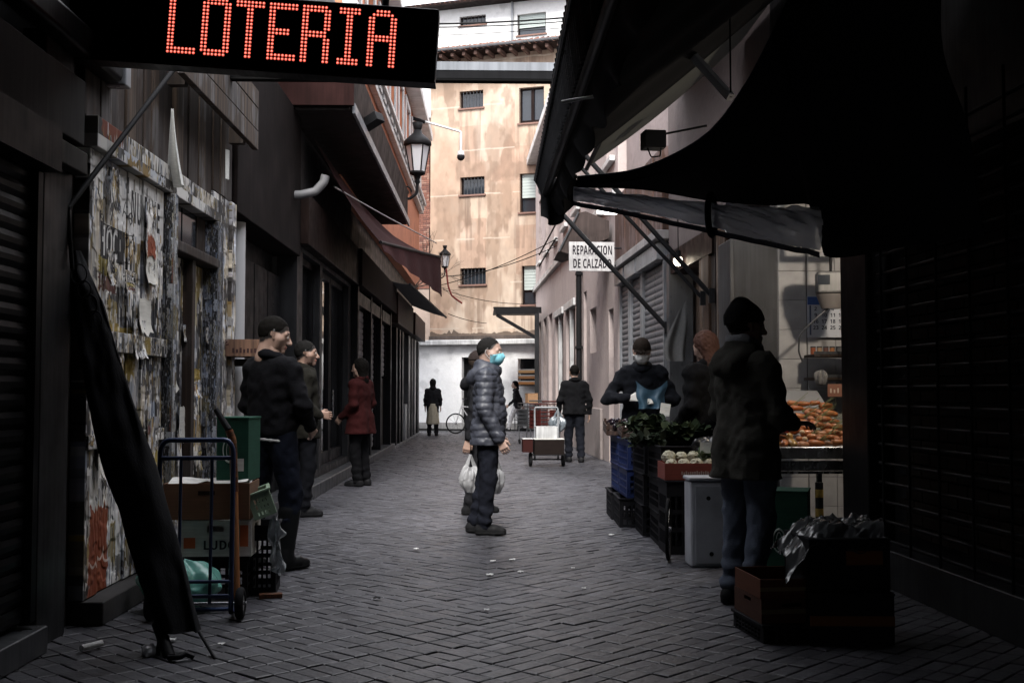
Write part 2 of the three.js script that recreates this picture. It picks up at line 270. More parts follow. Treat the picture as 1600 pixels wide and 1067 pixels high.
  for (let k = 0; k < 420; k++) { c.fillStyle = pal[Math.floor(rnd() * pal.length)]; c.globalAlpha = rr(.5, .95); c.fillRect(rr(130, 900), rr(30, 720), rr(3, 11), rr(10, 60)); } c.globalAlpha = 1;
});
const posterBump = tex(512, (u, v) => { const a = fbm(u, v, 24, 110, 3), b = n2(u * 180, v * 50, 0, 9); return sstep(.42, .55, a) * .6 + b * .4; }, { srgb: false });
const posterMat = M([.88, .88, .89], .85, { map: posterMap, bumpMap: posterBump, bumpScale: .012 });
const puv = (g, x0 = 6.1, w = 3.8, h = 2.7) => { const p = g.attributes.position, uv = g.attributes.uv; for (let i = 0; i < p.count; i++) uv.setXY(i, (p.getX(i) - x0) / w, p.getY(i) / h); return g; };
{
  const b = LG('poster_front', 'old timber stall front plastered with torn posters', 'shop front');
  B(b, 'wall', 6.07, 9.8, 0, 4.4, -3, -.1, MAT.woodDark);
  B(b, 'plinth', 6.2, 9.8, 0, .13, -.097, .1, M([.09, .085, .08], .9, { map: T.paver }), .01);
  const plank = (x0, x1, y0, y1, z0, z1, name = 'plank', mat = posterMat, par = b) => mesh(par, name, puv(boxG(x0, x1, y0, y1, z0, z1, .006)), mat);
  let x = 6.2; for (const w of [.22, .26, .21, .27, .24, .2]) { plank(x, x + w - .006, .135, 2.62, -.096, -.02 + rr(-.012, .012)); x += w; }
  B(b, 'batten', 6.2, 7.62, 1.50, 1.62, -.018, .02, M([.8, .79, .77], .85, { map: posterMap }), .006);
  B(b, 'batten', 6.2, 7.62, .95, 1.03, -.018, .008, posterMat, .006);
  B(b, 'post', 7.62, 7.71, .135, 2.62, -.096, .06, M([.42, .44, .48], .85, { map: posterMap }), .01);
  for (const [a, c] of [[7.72, 7.98], [7.985, 8.24]]) plank(a, c, .135, 2.24, -.096, -.05 + rr(-.006, .006), 'door_board');
  B(b, 'post', 8.245, 8.33, .135, 2.24, -.096, .02, MAT.woodDark, .008);
  for (const [a, c] of [[8.335, 8.6], [8.605, 8.88]]) plank(a, c, .135, 2.24, -.096, -.062 + rr(-.006, .006), 'door_board');
  B(b, 'transom_sill', 7.715, 8.95, 2.245, 2.32, -.096, .05, MAT.woodDark, .01);
  B(b, 'transom_pane', 7.72, 8.2, 2.325, 2.62, -.09, -.06, MAT.winGlass); B(b, 'transom_pane', 8.24, 8.6, 2.325, 2.62, -.09, -.06, MAT.winGlass); B(b, 'transom_pane', 8.64, 8.9, 2.325, 2.62, -.09, -.06, MAT.woodDark);
  B(b, 'post', 8.9, 9.06, .135, 2.62, -.096, .05, M([.3, .33, .4], .85, { map: posterMap }), .01);
  for (const [a, c] of [[9.065, 9.28], [9.285, 9.45], [9.455, 9.62], [9.625, 9.79]]) plank(a, c, .135, 2.9, -.096, -.03 + rr(-.02, .02));
  plank(6.2, 9.06, 2.625, 2.8, -.096, .03, 'lintel', M([.6, .6, .6], .85, { map: posterMap }));
  let k = 0; for (let u = 6.2; u < 9.7; k++) { const w = rr(.13, .26); B(b, 'board', u, Math.min(u + w - .008, 9.79), 2.805 + (u > 9.05 ? .1 : 0), 3.9 + rr(-.1, .2), -.096, -.05 + rr(-.02, .02), [MAT.woodDark, MAT.woodGrey, MAT.woodDark][k % 3], .005); u += w; }
  // torn sheets that stand off the boards
  for (let i = 0; i < 34; i++) {
    const pw = rr(.08, .24), ph = rr(.12, .4), cx = rr(6.35, 9.65), cy = rr(.35, 2.5), ox = rnd() * .7, oy = rnd() * .7, curl = rr(.004, .03), e = [rr(0, 9), rr(0, 9)], z0 = cx > 9.06 ? 0 : cx > 7.71 ? -.035 : .0;
    if (cx > 7.6 && cx < 9.1 && cy > 2.0) continue;
    const g = sheetG((s, t) => { const jx = (n2(t * 6 + e[0], 1, 0, i) - .5) * .3 * (s - .5) * 2, jy = (n2(s * 7 + e[1], 4, 0, i) - .5) * .35 * (t < .5 ? 1 : -.4); const c = Math.pow(Math.abs(t < .5 ? 1 - t * 2 : 0), 2) + Math.pow(Math.abs(2 * s - 1), 6) * .5; return V(cx + pw * (s - .5 + jx * .5), cy + ph * (t - .5 + jy * .5), z0 + .006 + rr(0, .004) + curl * c); }, 6, 8, .0015);
    const uv = g.attributes.uv; for (let q = 0; q < uv.count; q++) uv.setXY(q, ox + uv.getX(q) * .12, oy + uv.getY(q) * .2);
    mesh(b, 'torn_poster', g, i % 5 ? posterMat : M([.62, .6, .55], .85, { map: T.card }));
  }
}
{ const b = LG('hanging_board', 'weathered wooden sign board jutting above the torn posters', 'board');
  let y = 3.38; for (const h of [.17, .2, .16]) { B(b, 'board', 7.4, 9.78, y, y + h - .006, .12, .16 + rr(0, .012), MAT.woodGrey, .006); y += h; }
  B(b, 'batten', 7.6, 7.68, 3.36, 3.92, .0, .118, MAT.woodDark); B(b, 'batten', 9.4, 9.48, 3.36, 3.92, .0, .118, MAT.woodDark); }
{ // furled white paper hanging down like a tusk
  const top = at(262, 172, 7.55), g = sheetG((s, t) => { const L = .50 * t, r = .012 + .075 * Math.pow(t, 1.3), a = lerp(-.4, 3.4, s); return V(top.x + .04 + r * Math.cos(a) * .6, top.y - L, top.z + .02 - .10 * t * t - r * Math.sin(a) + .02); }, 14, 16, .002);
  tag(mesh(scene, 'paper_scroll', g, M([.6, .6, .58], .8, { map: T.card })), 'curled white paper hanging from the boards above the posters', 'paper');
  const t2 = at(350, 235, 9.2), g2 = sheetG((s, t) => V(t2.x + .02 + .02 * Math.sin(s * 3), t2.y - .24 * t, t2.z - .1 * (s - .5) * (1 - .3 * t)), 5, 6, .002);
  tag(mesh(scene, 'paper_tag', g2, M([.55, .55, .53], .8, { map: T.card })), 'small pale paper tag by the end of the wooden sign board', 'paper');
}
tag(mesh(scene, 'crank_rod', merge([rodG(at(280, 96, 7.0), at(105, 326, 5.95), .016), rodG(at(105, 326, 5.95), at(112, 420, 5.95), .012)]), MAT.iron), 'long black metal rod slanting across the torn posters', 'rod');
{ // dark shop with pale drainpipe
  const b = LG('dark_shop', 'dark shop front with a pale round column and brown panelling');
  B(b, 'wall', 9.83, 13.1, 0, 6.6, -5, -.35, MAT.darkGrey);
  B(b, 'fascia', 9.83, 13.1, 2.85, 4.5, -.347, -.02, M([.018, .014, .0135], .85, { map: T.grime }), .01);
  mesh(b, 'column', (() => { const g = new THREE.CylinderGeometry(.075, .075, 2.84, 20); g.translate(10.42, 1.42, -.15); return uvm(g); })(), M([.45, .45, .46], .5));
  B(b, 'panel', 10.6, 10.95, 0, 2.84, -.347, -.18, M([.05, .016, .011], .6, { map: T.wood }), .006);
  for (const [a, c] of [[11, 11.6], [11.64, 12.3], [12.34, 13.05]]) { B(b, 'panel', a, c, .15, 2.6, -.347, -.24, MAT.blackPaint, .008); }
  B(b, 'doorstep', 10, 13.1, 0, .14, -.347, .02, MAT.midGrey, .01);
}
{ const c = at(379, 226, 10.6), b = thing('floodlight', 'small black floodlight fixed above the pale round column', 'lamp', c);
  B(b, 'housing', -.09, .09, -.06, .06, -.05, .05, MAT.iron, .02); mesh(b, 'bracket', rodG([0, -.02, 0], [-.22, .02, -.05], .012), MAT.iron); mesh(b, 'bracket', rodG([.02, -.06, 0], [-.05, -.12, .03], .01), MAT.iron); }
{ // grey gutter elbow
  const p = [[437, 306], [470, 304], [492, 299], [505, 285], [508, 274]].map(q => at(q[0], q[1], 12.7));
  tag(mesh(scene, 'gutter_pipe', tubeG(p, .05, 30, 8), M([.13, .13, .135], .6)), 'grey gutter pipe elbow below the dark balcony', 'pipe');
}
{ // glass-fronted shop
  const b = LG('glass_shop', 'dark shop with tall glass doors and lit tubes inside');
  mesh(b, 'wall', holed(13.13, 18.2, 0, 4.4, -.3, -.06, [[13.5, 14.9, .25, 2.95], [15.1, 17.9, .25, 2.95]]), MAT.darkGrey);
  B(b, 'back_wall', 13.13, 18.2, 0, 4.4, -4.2, -4, MAT.midGrey); B(b, 'side_wall', 13.13, 13.3, 0, 4.4, -3.99, -.303, MAT.midGrey); B(b, 'side_wall', 18.0, 18.2, 0, 4.4, -3.99, -.303, MAT.midGrey);
  B(b, 'ceiling', 13.31, 17.99, 3.05, 3.25, -3.99, -.303, MAT.midGrey); B(b, 'floor', 13.31, 17.99, .02, .14, -3.99, -.303, MAT.darkGrey);
  for (const [a, c] of [[13.5, 14.9], [15.1, 16.45], [16.5, 17.9]]) { const d = new THREE.Group(); d.name = 'glass_door'; b.add(d); B(d, 'pane', a + .05, c - .05, .3, 2.9, -.2, -.19, glass([.55, .55, .6])); B(d, 'stile', a + .002, a + .07, .252, 2.948, -.23, -.15, MAT.blackPaint, .006); B(d, 'stile', c - .07, c - .002, .252, 2.948, -.23, -.15, MAT.blackPaint, .006); B(d, 'rail', a + .072, c - .072, .252, .42, -.23, -.15, MAT.blackPaint, .006); B(d, 'rail', a + .072, c - .072, 2.86, 2.948, -.23, -.15, MAT.blackPaint, .006); mesh(d, 'handle', rodG([a + .12, .9, -.12], [a + .12, 1.3, -.12], .014), MAT.steel); }
  B(b, 'doorstep', 13.2, 18.1, 0, .16, -.057, .12, MAT.midGrey, .015);
  B(b, 'fascia', 13.13, 18.2, 3.0, 3.6, -.057, .07, MAT.brown, .01);
  B(b, 'notice', 15.3, 15.7, .6, .8, -.188, -.184, MAT.cardWhite);
}
for (const [x, z] of [[15.2, -.37], [16.3, -.37], [15.85, -.66], [16.9, -.66]]) { // lit tubes inside the glass shop
  const b = LG('ceiling_tube', 'lit white tube on the ceiling of the glass shop', 'lamp', 'lit tubes inside the glass shop');
  const m = mesh(b, 'tube', rodG([x, 2.79, z], [x + .92, 2.79, z], .018), M([.9, .9, .9], .5, { emissive: new THREE.Color(1, .96, .93), emissiveIntensity: .5 })); B(b, 'batten', x - .03, x + .95, 2.815, 2.85, z - .03, z + .03, MAT.white); mesh(b, 'drop_rod', rodG([x + .46, 2.85, z], [x + .46, 3.05, z], .006), MAT.iron);
  const l = new THREE.PointLight(new THREE.Color(1, .95, .9), .03, 6); l.position.set(x + .46, 2.74, z); l.castShadow = true; b.add(l);
}
{ // balcony box overhead
  const b = LG('dark_balcony', 'dark overhanging upper storey with grey edge trim', 'balcony');
  B(b, 'body', 12.6, 21.4, 4.52, 5.15, -.3, .62, paint([.022, .014, .013], .8), .01);
  B(b, 'edge_trim', 12.7, 21.4, 4.44, 4.56, .623, .66, MAT.lightGrey, .006); B(b, 'soffit', 12.65, 21.4, 4.47, 4.517, -.3, .6, paint([.03, .021, .019], .8));
  B(b, 'end_panel', 12.55, 12.597, 4.5, 5.6, -.3, .66, M([.028, .011, .010], .7, { map: T.grime }));
  B(b, 'upper_wall', 13.12, 16.4, 5.16, 6.8, -4, .0, MAT.darkGrey);
}
{ const c = at(580, 190, 14), b = thing('floodlight', 'black box floodlight on the edge of the dark overhanging storey', 'lamp', c, -.5); b.rotation.z = .4; B(b, 'housing', -.14, .14, -.06, .06, -.09, .09, MAT.iron, .01); B(b, 'bracket', -.24, -.142, -.02, .02, -.03, .03, MAT.iron); }
{ // shops with open-slat shutters
  const b = LG('slatted_shops', 'row of narrow shops with pale slatted shutters');
  B(b, 'wall', 18.22, 25.0, 0, 4.4, -4, -.2, MAT.darkGrey);
  for (const [a, c, y] of [[18.5, 20.2, .2], [20.6, 22.0, .2], [22.6, 24.2, 1.6]]) shutter(b, a, c, y, 2.7, -.1, .1, M([.34, .34, .35], .45, { map: T.metal }), MAT.blackPaint);
  for (const a of [18.24, 20.28, 22.1, 24.3]) B(b, 'pilaster', a, a + .18, 0, 3.0, -.197, .05, MAT.blackPaint, .01);
  B(b, 'fascia', 18.22, 25, 3.0, 3.6, -.197, .12, M([.02, .011, .01], .7, { map: T.grime }), .01); B(b, 'doorstep', 18.3, 24.9, 0, .13, -.197, .1, MAT.midGrey, .01);
  B(b, 'display_board', 22.65, 24.15, .14, 1.55, -.19, -.1, MAT.woodDark);
}
{ // far shops with vertical panels
  const b = LG('panelled_shops', 'row of distant shops closed with tall dark and pale vertical panels');
  B(b, 'wall', 25.02, 34.6, 0, 4.4, -4, -.2, MAT.darkGrey); let x = 25.1, k = 0;
  while (x < 34.2) { const w = .28 + .5 * hash(k, 3); const m = [MAT.lightGrey, MAT.blackPaint, MAT.midGrey, MAT.blackPaint, MAT.darkGrey, MAT.blackPaint, MAT.midGrey][k % 7]; B(b, 'panel', x, Math.min(x + w, 34.4), .05, k % 7 ? 2.75 : .95 , -.197, -.06 + .12 * (k % 2), m, .008); if (k % 7 === 0) B(b, 'pane', x, x + w, .96, 2.75, -.197, -.12, MAT.winGlass); x += w + .03; k++; }
  B(b, 'fascia', 25.02, 30, 2.8, 3.5, -.197, .15, M([.045, .026, .022], .6, { map: T.grime }), .01); B(b, 'fascia', 30.03, 34.6, 2.8, 3.4, -.197, .2, M([.05, .022, .02], .6, { map: T.grime }), .01);
  B(b, 'doorstep', 25.1, 34.5, 0, .045, -.197, .08, MAT.lightGrey);
}
{ // orange house above
  const b = LG('orange_house', 'orange plastered house front with white string courses and tall white windows', 'house');
  const wins = []; for (let x = 17.2; x < 33.5; x += 2.3) wins.push([x, x + 1.25, 7.35, 8.75]);
  mesh(b, 'wall', holed(16.42, 34.6, 4.42, 9.15, -.35, .0, wins), plaster([.52, .20, .11]));
  B(b, 'rear_wall', 16.42, 34.6, 4.42, 9.15, -4, -.6, MAT.darkGrey);
  B(b, 'end_wall', 34.2, 34.58, 4.42, 9.15, -.597, -.353, plaster([.52, .20, .11]));
  B(b, 'string_course', 16.42, 34.62, 6.78, 6.9, .003, .13, MAT.white, .01); B(b, 'string_course', 16.42, 34.62, 7.02, 7.12, .003, .22, MAT.white, .01);
  for (let x = 16.6; x < 34.5; x += .8) B(b, 'dentil', x, x + .45, 6.9, 7.02, .003, .16, MAT.white);
  for (const [a, c, y0, y1] of wins) { const w = new THREE.Group(); w.name = 'window'; b.add(w); B(w, 'surround', a - .16, a - .003, y0 - .1, y1 + .16, .003, .05, MAT.white, .008); B(w, 'surround', c + .003, c + .16, y0 - .1, y1 + .16, .003, .05, MAT.white, .008); B(w, 'lintel', a - .003, c + .003, y1 + .003, y1 + .16, .003, .05, MAT.white); B(w, 'shutter_leaf', a + .01, (a + c) / 2 - .01, y0, y1, -.12, -.08, MAT.white); B(w, 'shutter_leaf', (a + c) / 2 + .01, c - .01, y0, y1, -.12, -.08, MAT.white); B(w, 'pane', a, c, y0, y1, -.3, -.28, MAT.winGlass); }
  B(b, 'corner_trim', 34.0, 34.64, 7.13, 9.1, .003, .06, MAT.white, .01); B(b, 'cornice', 16.42, 34.8, 9.1, 9.35, .003, .4, MAT.white, .03);
}
function awning(name, label, q, mat, folds = 6, sag = .06, valance = .2, group) { // q: wall-near, wall-far, front-near, front-far
  const b = thing(name, label, 'awning', null, 0, group), f = (s, t) => { const a = q[0].clone().lerp(q[1], s), c = q[2].clone().lerp(q[3], s), p = a.lerp(c, t); p.y -= sag * Math.sin(Math.PI * t) * (.7 + .3 * Math.cos(s * folds * 6.28)); return p; };
  mesh(b, 'canopy', sheetG(f, 40, 14, .004), mat);
  mesh(b, 'front_bar', rodG(q[2], q[3], .025), MAT.iron);
  if (valance) mesh(b, 'valance', sheetG((s, t) => { const p = q[2].clone().lerp(q[3], s); p.y -= t * valance * (1 + .12 * Math.abs(Math.sin(s * 22))); p.x += .02 * Math.sin(s * 34) * t; return p; }, 60, 4, .004), mat);
  return b;
}
{
  const wx = d => -2.2 + .01 * d + .05;
  const nb = at(596, 372, 15.4), fb = at(688, 392, 23.5);
  const b = awning('burgundy_awning', 'dark burgundy awning over the glass-fronted shop', [V(wx(14), 4.35, -13.6), V(wx(23), 4.35, -23.5), V(nb.x, 3.3, -15.2), V(fb.x, 4.1, -23.5)], cloth([.022, .004, .0045]), 4, .1, .0);
  mesh(b, 'valance', sheetG((s, t) => { const a = V(nb.x, 3.3, -15.2).lerp(V(fb.x, 4.1, -23.5), s); a.y -= t * (.12 + .72 * s); a.x += .05 * t + .02 * Math.sin(s * 30) * t; return a; }, 50, 6, .005), cloth([.03, .005, .006]));
  mesh(b, 'cord', tubeG([at(522, 292, 14), at(560, 314, 15), at(610, 342, 17.5), at(682, 380, 23.4)], .012, 24, 6), M([.35, .33, .32], .7));
  const e = at(700, 446, 23.5); mesh(b, 'drop_arm', tubeG([at(697, 420, 23.5), e, at(706, 462, 23.5), at(722, 474, 23.5)], .02, 16, 6), cloth([.12, .02, .02]));
  awning('grey_awning', 'smaller grey awning beyond the burgundy one', [V(wx(25), 3.65, -24), V(wx(31), 3.65, -31), at(640, 444, 24), at(697, 496, 30)], cloth([.16, .165, .175]), 3, .02, .0);
}
// ---------------------------------------------------------------- right side of the lane (local x = -depth)
{ // dark near wall with a roll-down grille
  const b = RG('grille_front', 'almost black brick front behind a lowered bar grille');
  B(b, 'wall', -7.72, 16, 0, 6.5, -4, -.12, MAT.darkGrey);
  const bm = [[.022, .017, .014], [.018, .014, .012], [.026, .019, .015]].map(c => M(c, .9, { map: T.plaster }));
  const gb = boxG(0, .235, 0, .068, 0, .05, .004); let n = 0;
  for (let r = 0; r < 30 && n < 300; r++) for (let k = 0; k < 10; k++) { const m = mesh(b, 'brick', gb, bm[(k * 7 + r * 3 + (r * k) % 5) % 3]); m.position.set(-7.3 + k * .245 + (r & 1) * .12, .35 + r * .078, -.119 + .004 * hash(k, r)); n++; }
  for (let y = .3; y < 2.9; y += .125) mesh(b, 'grille_bar', rodG([-7.4, y, .02], [-3.2, y, .02], .011, .011, 6), MAT.iron);
  for (let x = -7.3; x < -3.2; x += .42) mesh(b, 'grille_upright', rodG([x, .2, .035], [x, 2.95, .035], .009, .009, 6), MAT.iron);
  B(b, 'pillar', -8.0, -7.5, 0, 4.4, -.6, .06, MAT.blackPaint, .012); B(b, 'plinth', -7.49, -3, 0, .25, -.118, .05, MAT.darkGrey, .01);
}
const tileMat = M([.5, .49, .49], .6, { map: T.plaster });
{ // fruit shop recess
  const b = RG('fruit_shop', 'open greengrocer bay with pale tiled side wall');
  B(b, 'back_wall', -9.75, -7.73, 0, 3.1, -2.6, -2.4, MAT.midGrey);
  B(b, 'side_wall', -9.95, -9.75, 0, 3.1, -2.6, .0, plaster([.22, .215, .215]));
  const tg = boxG(-.012, .0, .0, .255, 0, .245, .003); let n = 0;
  for (let r = 0; r < 12; r++) for (let k = 0; k < 10; k++) { const m = mesh(b, 'tile', tg, tileMat); m.position.set(-9.738, .01 + r * .258, -2.395 + k * .248 - .1 + (k === 9 ? 0 : 0)); if (k === 9) m.position.z = -2.395 + 9 * .238; if (k === 0) m.position.z = -2.39; }
  B(b, 'ceiling', -9.75, -7.73, 3.1, 3.3, -2.6, .0, MAT.midGrey); B(b, 'lintel', -9.95, -7.49, 3.3, 6.5, -2.6, -.02, MAT.darkGrey);
  B(b, 'floor', -9.75, -7.73, .0, .06, -2.39, .0, MAT.midGrey);
}
{ const c = at(1184, 612, 9.75), b = thing('metal_cabinet', 'tall dull grey metal cabinet beside the tiled side wall', 'cabinet', [c.x, 0, -9.85]);
  B(b, 'body', -.23, .22, .06, 2.62, -.4, .1, M([.07, .071, .077], .65, { map: T.grime }), .012); B(b, 'foot', -.2, -.14, 0, .06, -.05, .05, MAT.iron); B(b, 'foot', .14, .2, 0, .06, -.05, .05, MAT.iron); B(b, 'door_edge', -.24, -.205, .08, 2.6, .102, .125, MAT.midGrey, .006);
  for (const [x, y] of [[.12, 1.5], [.16, 1.02], [.07, .93]]) mesh(b, 'sticker', new THREE.CylinderGeometry(.018, .018, .004, 10).rotateX(Math.PI / 2).translate(x, y, .103), MAT.cardWhite); }
{ // middle stretch: planked pilasters and a dark doorway
  const b = RG('plank_front', 'brown planked shop front with dark open doorway behind the greengrocer');
  B(b, 'wall', -14.7, -9.97, 0, 6.5, -3, -1.4, plaster([.16, .14, .13])); B(b, 'upper_wall', -14.7, -9.97, 3.1, 6.5, -1.397, -.02, plaster([.15, .12, .115]));
  B(b, 'side_wall', -12.2, -9.97, 0, 3.09, -1.397, -.15, plaster([.16, .14, .13]));
  let x = -12.9; for (let k = 0; k < 5; k++) { const w = [.22, .3, .2, .26, .24][k]; B(b, 'plank', x, x + w - .01, .05, 3.08, -.14, -.05 + .05 * hash(k, 5), [MAT.wood, M([.22, .15, .1], .8, { map: T.wood }), MAT.woodDark][k % 3], .008); x += w; }
  B(b, 'door_post', -14.68, -14.5, 0, 3.08, -.3, .02, MAT.midGrey, .01); B(b, 'door_leaf', -14.4, -13.7, .05, 2.7, -1.2, -1.15, M([.06, .025, .02], .7, { map: T.wood })); B(b, 'fascia', -14.68, -12.2, 2.8, 3.09, -.3, .0, MAT.brown);
}
{ const b = RG('added_shade_slab', 'unseen dark slab added to shade the wall above the planked shop front', 'balcony'); B(b, 'slab', -13.8, -8.7, 5.15, 5.35, -.017, 1.35, MAT.darkGrey, .01); B(b, 'parapet', -13.8, -8.7, 5.353, 6.2, 1.25, 1.35, MAT.darkGrey); }  // unseen slab and parapet, added to shade the wall below
{ const c = at(1066, 480, 13.2), b = sheetG((s, t) => V(c.x + .05 - .26 * s * (.35 + .65 * Math.sin(t * 2.2)) + .02 * Math.sin(t * 5), c.y + .08 - .72 * t - .12 * s * (1 - t), c.z + .05 * Math.sin(s * 9) * t), 18, 14, .003);
  tag(mesh(scene, 'hanging_cloth', b, cloth([.13, .13, .13])), 'pale cloth hanging in the dark doorway beyond the stall', 'cloth'); }
{ // shop with lowered shutters
  const b = RG('cobbler_shop', 'shop with lowered grey shutters under a pinkish wooden fascia');
  B(b, 'wall', -19.0, -14.72, 0, 6.5, -3, -.15, plaster([.33, .27, .26]));
  const shutterMetal = M([.22, .22, .23], .5, { map: T.metal }); shutter(b, -16.6, -15.0, .15, 3.05, -.04, .09, shutterMetal, MAT.lightGrey);
  shutter(b, -17.7, -16.8, .15, 3.05, -.04, .09, shutterMetal, MAT.lightGrey); shutter(b, -18.8, -17.95, .15, 3.05, -.04, .09, shutterMetal, MAT.lightGrey);
  B(b, 'beam', -19, -14.73, 3.3, 3.42, -.147, .16, M([.36, .34, .34], .7, { map: T.grime }), .01);
  let x = -19; while (x < -14.8) { const w = .36; B(b, 'fascia_board', x, Math.min(x + w - .008, -14.74), 3.425, 4.55, -.147, .05 + .015 * hash(Math.round(x * 50), 1), M([.36, .25, .235], .75, { map: T.wood }), .006); x += w; }
  B(b, 'step', -18.9, -14.8, 0, .14, -.147, .1, MAT.midGrey, .012);
}
{ // cobbler sign
  const c0 = at(924.5, 401, 18.2), s = 1750 / 18.2, w = 72 / s, h = 46 / s, b = thing('hanging_sign', 'white hanging sign reading REPARACION DE CALZADO', 'sign', c0, .06);
  B(b, 'board', -w / 2, w / 2, -h / 2, h / 2, -.02, .02, M([.62, .6, .6], .6, { map: T.grime }), .004);
  const ink = M([.015, .012, .016], .7), a = textG('REPARACION', .115), d = textG('DE CALZADO', .115);
  for (const [g, y] of [[a, h * .22], [d, -h * .24]]) { g.computeBoundingBox(); const k = w * .87 / (g.boundingBox.max.x - g.boundingBox.min.x); g.scale(k * (y > 0 ? 1 : .97), 1.3, 1); g.translate(.01, y, .0205); mesh(b, 'lettering', uvm(g), ink); }
  mesh(b, 'bracket', rodG([w / 2, h * .3, 0], [w / 2 + .25, h * .3, 0], .014), MAT.iron); mesh(b, 'bracket', rodG([w / 2, -h * .3, 0], [w / 2 + .25, -h * .3, 0], .014), MAT.iron);
}
{ // little brown hood above the sign
  const b = thing('brown_hood', 'small brown pitched hood above the hanging white sign', 'awning'), D = 19.6, D2 = 21;
  const p = [[873, 392], [888, 396], [952, 372], [952, 345], [915, 330], [903, 333]].map(q => at(q[0], q[1], D)), z = D2 - D, pos = [];
  const shp = new THREE.Shape(p.map(v => new THREE.Vector2(v.x, v.y))), g = new THREE.ExtrudeGeometry(shp, { depth: z, bevelEnabled: false }); g.translate(0, 0, -D2); mesh(b, 'hood', uvm(g), M([.075, .055, .05], .7, { map: T.grime }));
  mesh(b, 'edge_strip', barG(at(873, 393, 19.58), at(904, 331, 19.58), .03, .03), MAT.midGrey); }
const wr = d => 2.88 - .026 * d;
{ // pinkish building at the far right
  const b = RG('pink_grey_house', 'pinkish grey plaster house with tall red-brown panels and pilasters', 'house');
  const pm = plaster([.50, .42, .40]), holes = [[-20.2, -19.6, .0, 2.75], [-22.9, -21.9, 2.05, 2.95], [-23.95, -23.45, 0, 3.4], [-27.6, -25.6, .55, 3.25], [-30.4, -28.3, .55, 3.25], [-32.5, -31.4, .3, 3.5], [-34.4, -33.2, .3, 3.5], [-36.2, -35.2, .3, 3.5]];
  for (let x = -36; x < -20; x += 2.6) holes.push([x, x + 1.0, 5.4, 7.4]);
  mesh(b, 'wall', holed(-37.4, -19.02, 0, 8.9, -.4, .0, holes), pm); B(b, 'rear_wall', -37.4, -19.02, 0, 8.9, -4, -.6, MAT.darkGrey);
  B(b, 'end_wall', -37.4, -37.2, 0, 8.9, -.597, -.403, pm);
  B(b, 'plinth', -23.4, -21.0, 0, .95, .003, .06, plaster([.36, .31, .295]), .01); B(b, 'plinth', -25.5, -24.0, 0, .95, .003, .04, plaster([.36, .31, .295]), .01);
  B(b, 'door', -20.2, -19.6, .0, 2.75, -.38, -.33, MAT.blackPaint);
  B(b, 'pane', -22.9, -21.9, 2.05, 2.95, -.3, -.25, MAT.winGlass); B(b, 'door', -23.95, -23.45, 0, 3.4, -.38, -.3, MAT.blackPaint);
  for (const [a, c] of [[-27.6, -25.6], [-30.4, -28.3]]) { B(b, 'panel', a + .01, (a + c) / 2 - .06, .56, 3.24, -.2, -.07, M([.17, .07, .06], .7, { map: T.wood }), .01); B(b, 'panel', (a + c) / 2 + .06, c - .01, .56, 3.24, -.2, -.07, M([.19, .08, .07], .7, { map: T.wood }), .01); B(b, 'mullion', (a + c) / 2 - .055, (a + c) / 2 + .055, .555, 3.245, -.2, .02, MAT.white); B(b, 'surround', a - .1, c + .1, 3.253, 3.42, .003, .06, MAT.white, .01); }
  for (const [a, c] of [[-32.5, -31.4], [-34.4, -33.2], [-36.2, -35.2]]) B(b, 'recess_panel', a, c, .3, 3.5, -.39, -.34, M([.15, .12, .115], .7));
  for (const [a, c, y0, y1] of holes.slice(8)) { const w = new THREE.Group(); w.name = 'window'; b.add(w); B(w, 'pane', a, c, y0, y1, -.3, -.26, MAT.winGlass); B(w, 'sill', a - .08, c + .08, y0 - .1, y0 - .003, .003, .1, MAT.white, .01); B(w, 'mullion', (a + c) / 2 - .03, (a + c) / 2 + .03, y0, y1, -.258, -.22, MAT.white); }
  B(b, 'cornice', -37.6, -19.02, 8.9, 9.15, -4, .3, MAT.white, .03); B(b, 'string_course', -37.45, -19.02, 4.6, 4.75, .003, .1, MAT.white, .01);
  B(b, 'upper_wall', -19.0, -7.8, 6.52, 7.4, -4, -.4, pm);
}
{ const b = RG('downpipe', 'black downpipe running up the pinkish grey house', 'pipe'); mesh(b, 'pipe', rodG([-24.2, 0, .08], [-24.2, 4.6, .08], .06), MAT.iron); for (const y of [.6, 2.2, 3.8]) B(b, 'clip', -24.28, -24.12, y, y + .06, .003, .15, MAT.iron); }
for (const [p, q] of [[[868, 351], [843, 398]], [[869, 372], [843, 415]]]) { const a = at(...p, 29), c = at(...q, 31.5); tag(mesh(scene, 'wall_rod', merge([rodG(a, c, .022)]), MAT.iron), 'thin black rod slanting along the pinkish grey house front', 'rod', 'slanting rods on the pinkish house'); }
{ // black steel canopy at the far end
  const b = thing('steel_canopy', 'black steel canopy frame on a post at the end of the lane', 'canopy'), D = 33, p = (x, y, d = D) => at(x, y, d);
  mesh(b, 'post', barG(p(839, 690).setY(0), p(839, 484), .13, .13), MAT.darkGrey); mesh(b, 'roof_beam', barG(p(774, 487), p(846, 485), .14, .16), MAT.iron); mesh(b, 'roof_beam', barG(p(773, 488, 36), p(842, 486, 36), .12, .14), MAT.iron); mesh(b, 'strut', barG(p(776, 492), p(838, 528), .09, .1), MAT.iron);
  mesh(b, 'roof_sheet', merge([barG(p(772, 481, 33), p(772, 481, 36), .05, .05), boxG(p(772, 482).x, p(846, 482).x, p(772, 482).y, p(772, 482).y + .05, -36, -33)]), MAT.iron); }
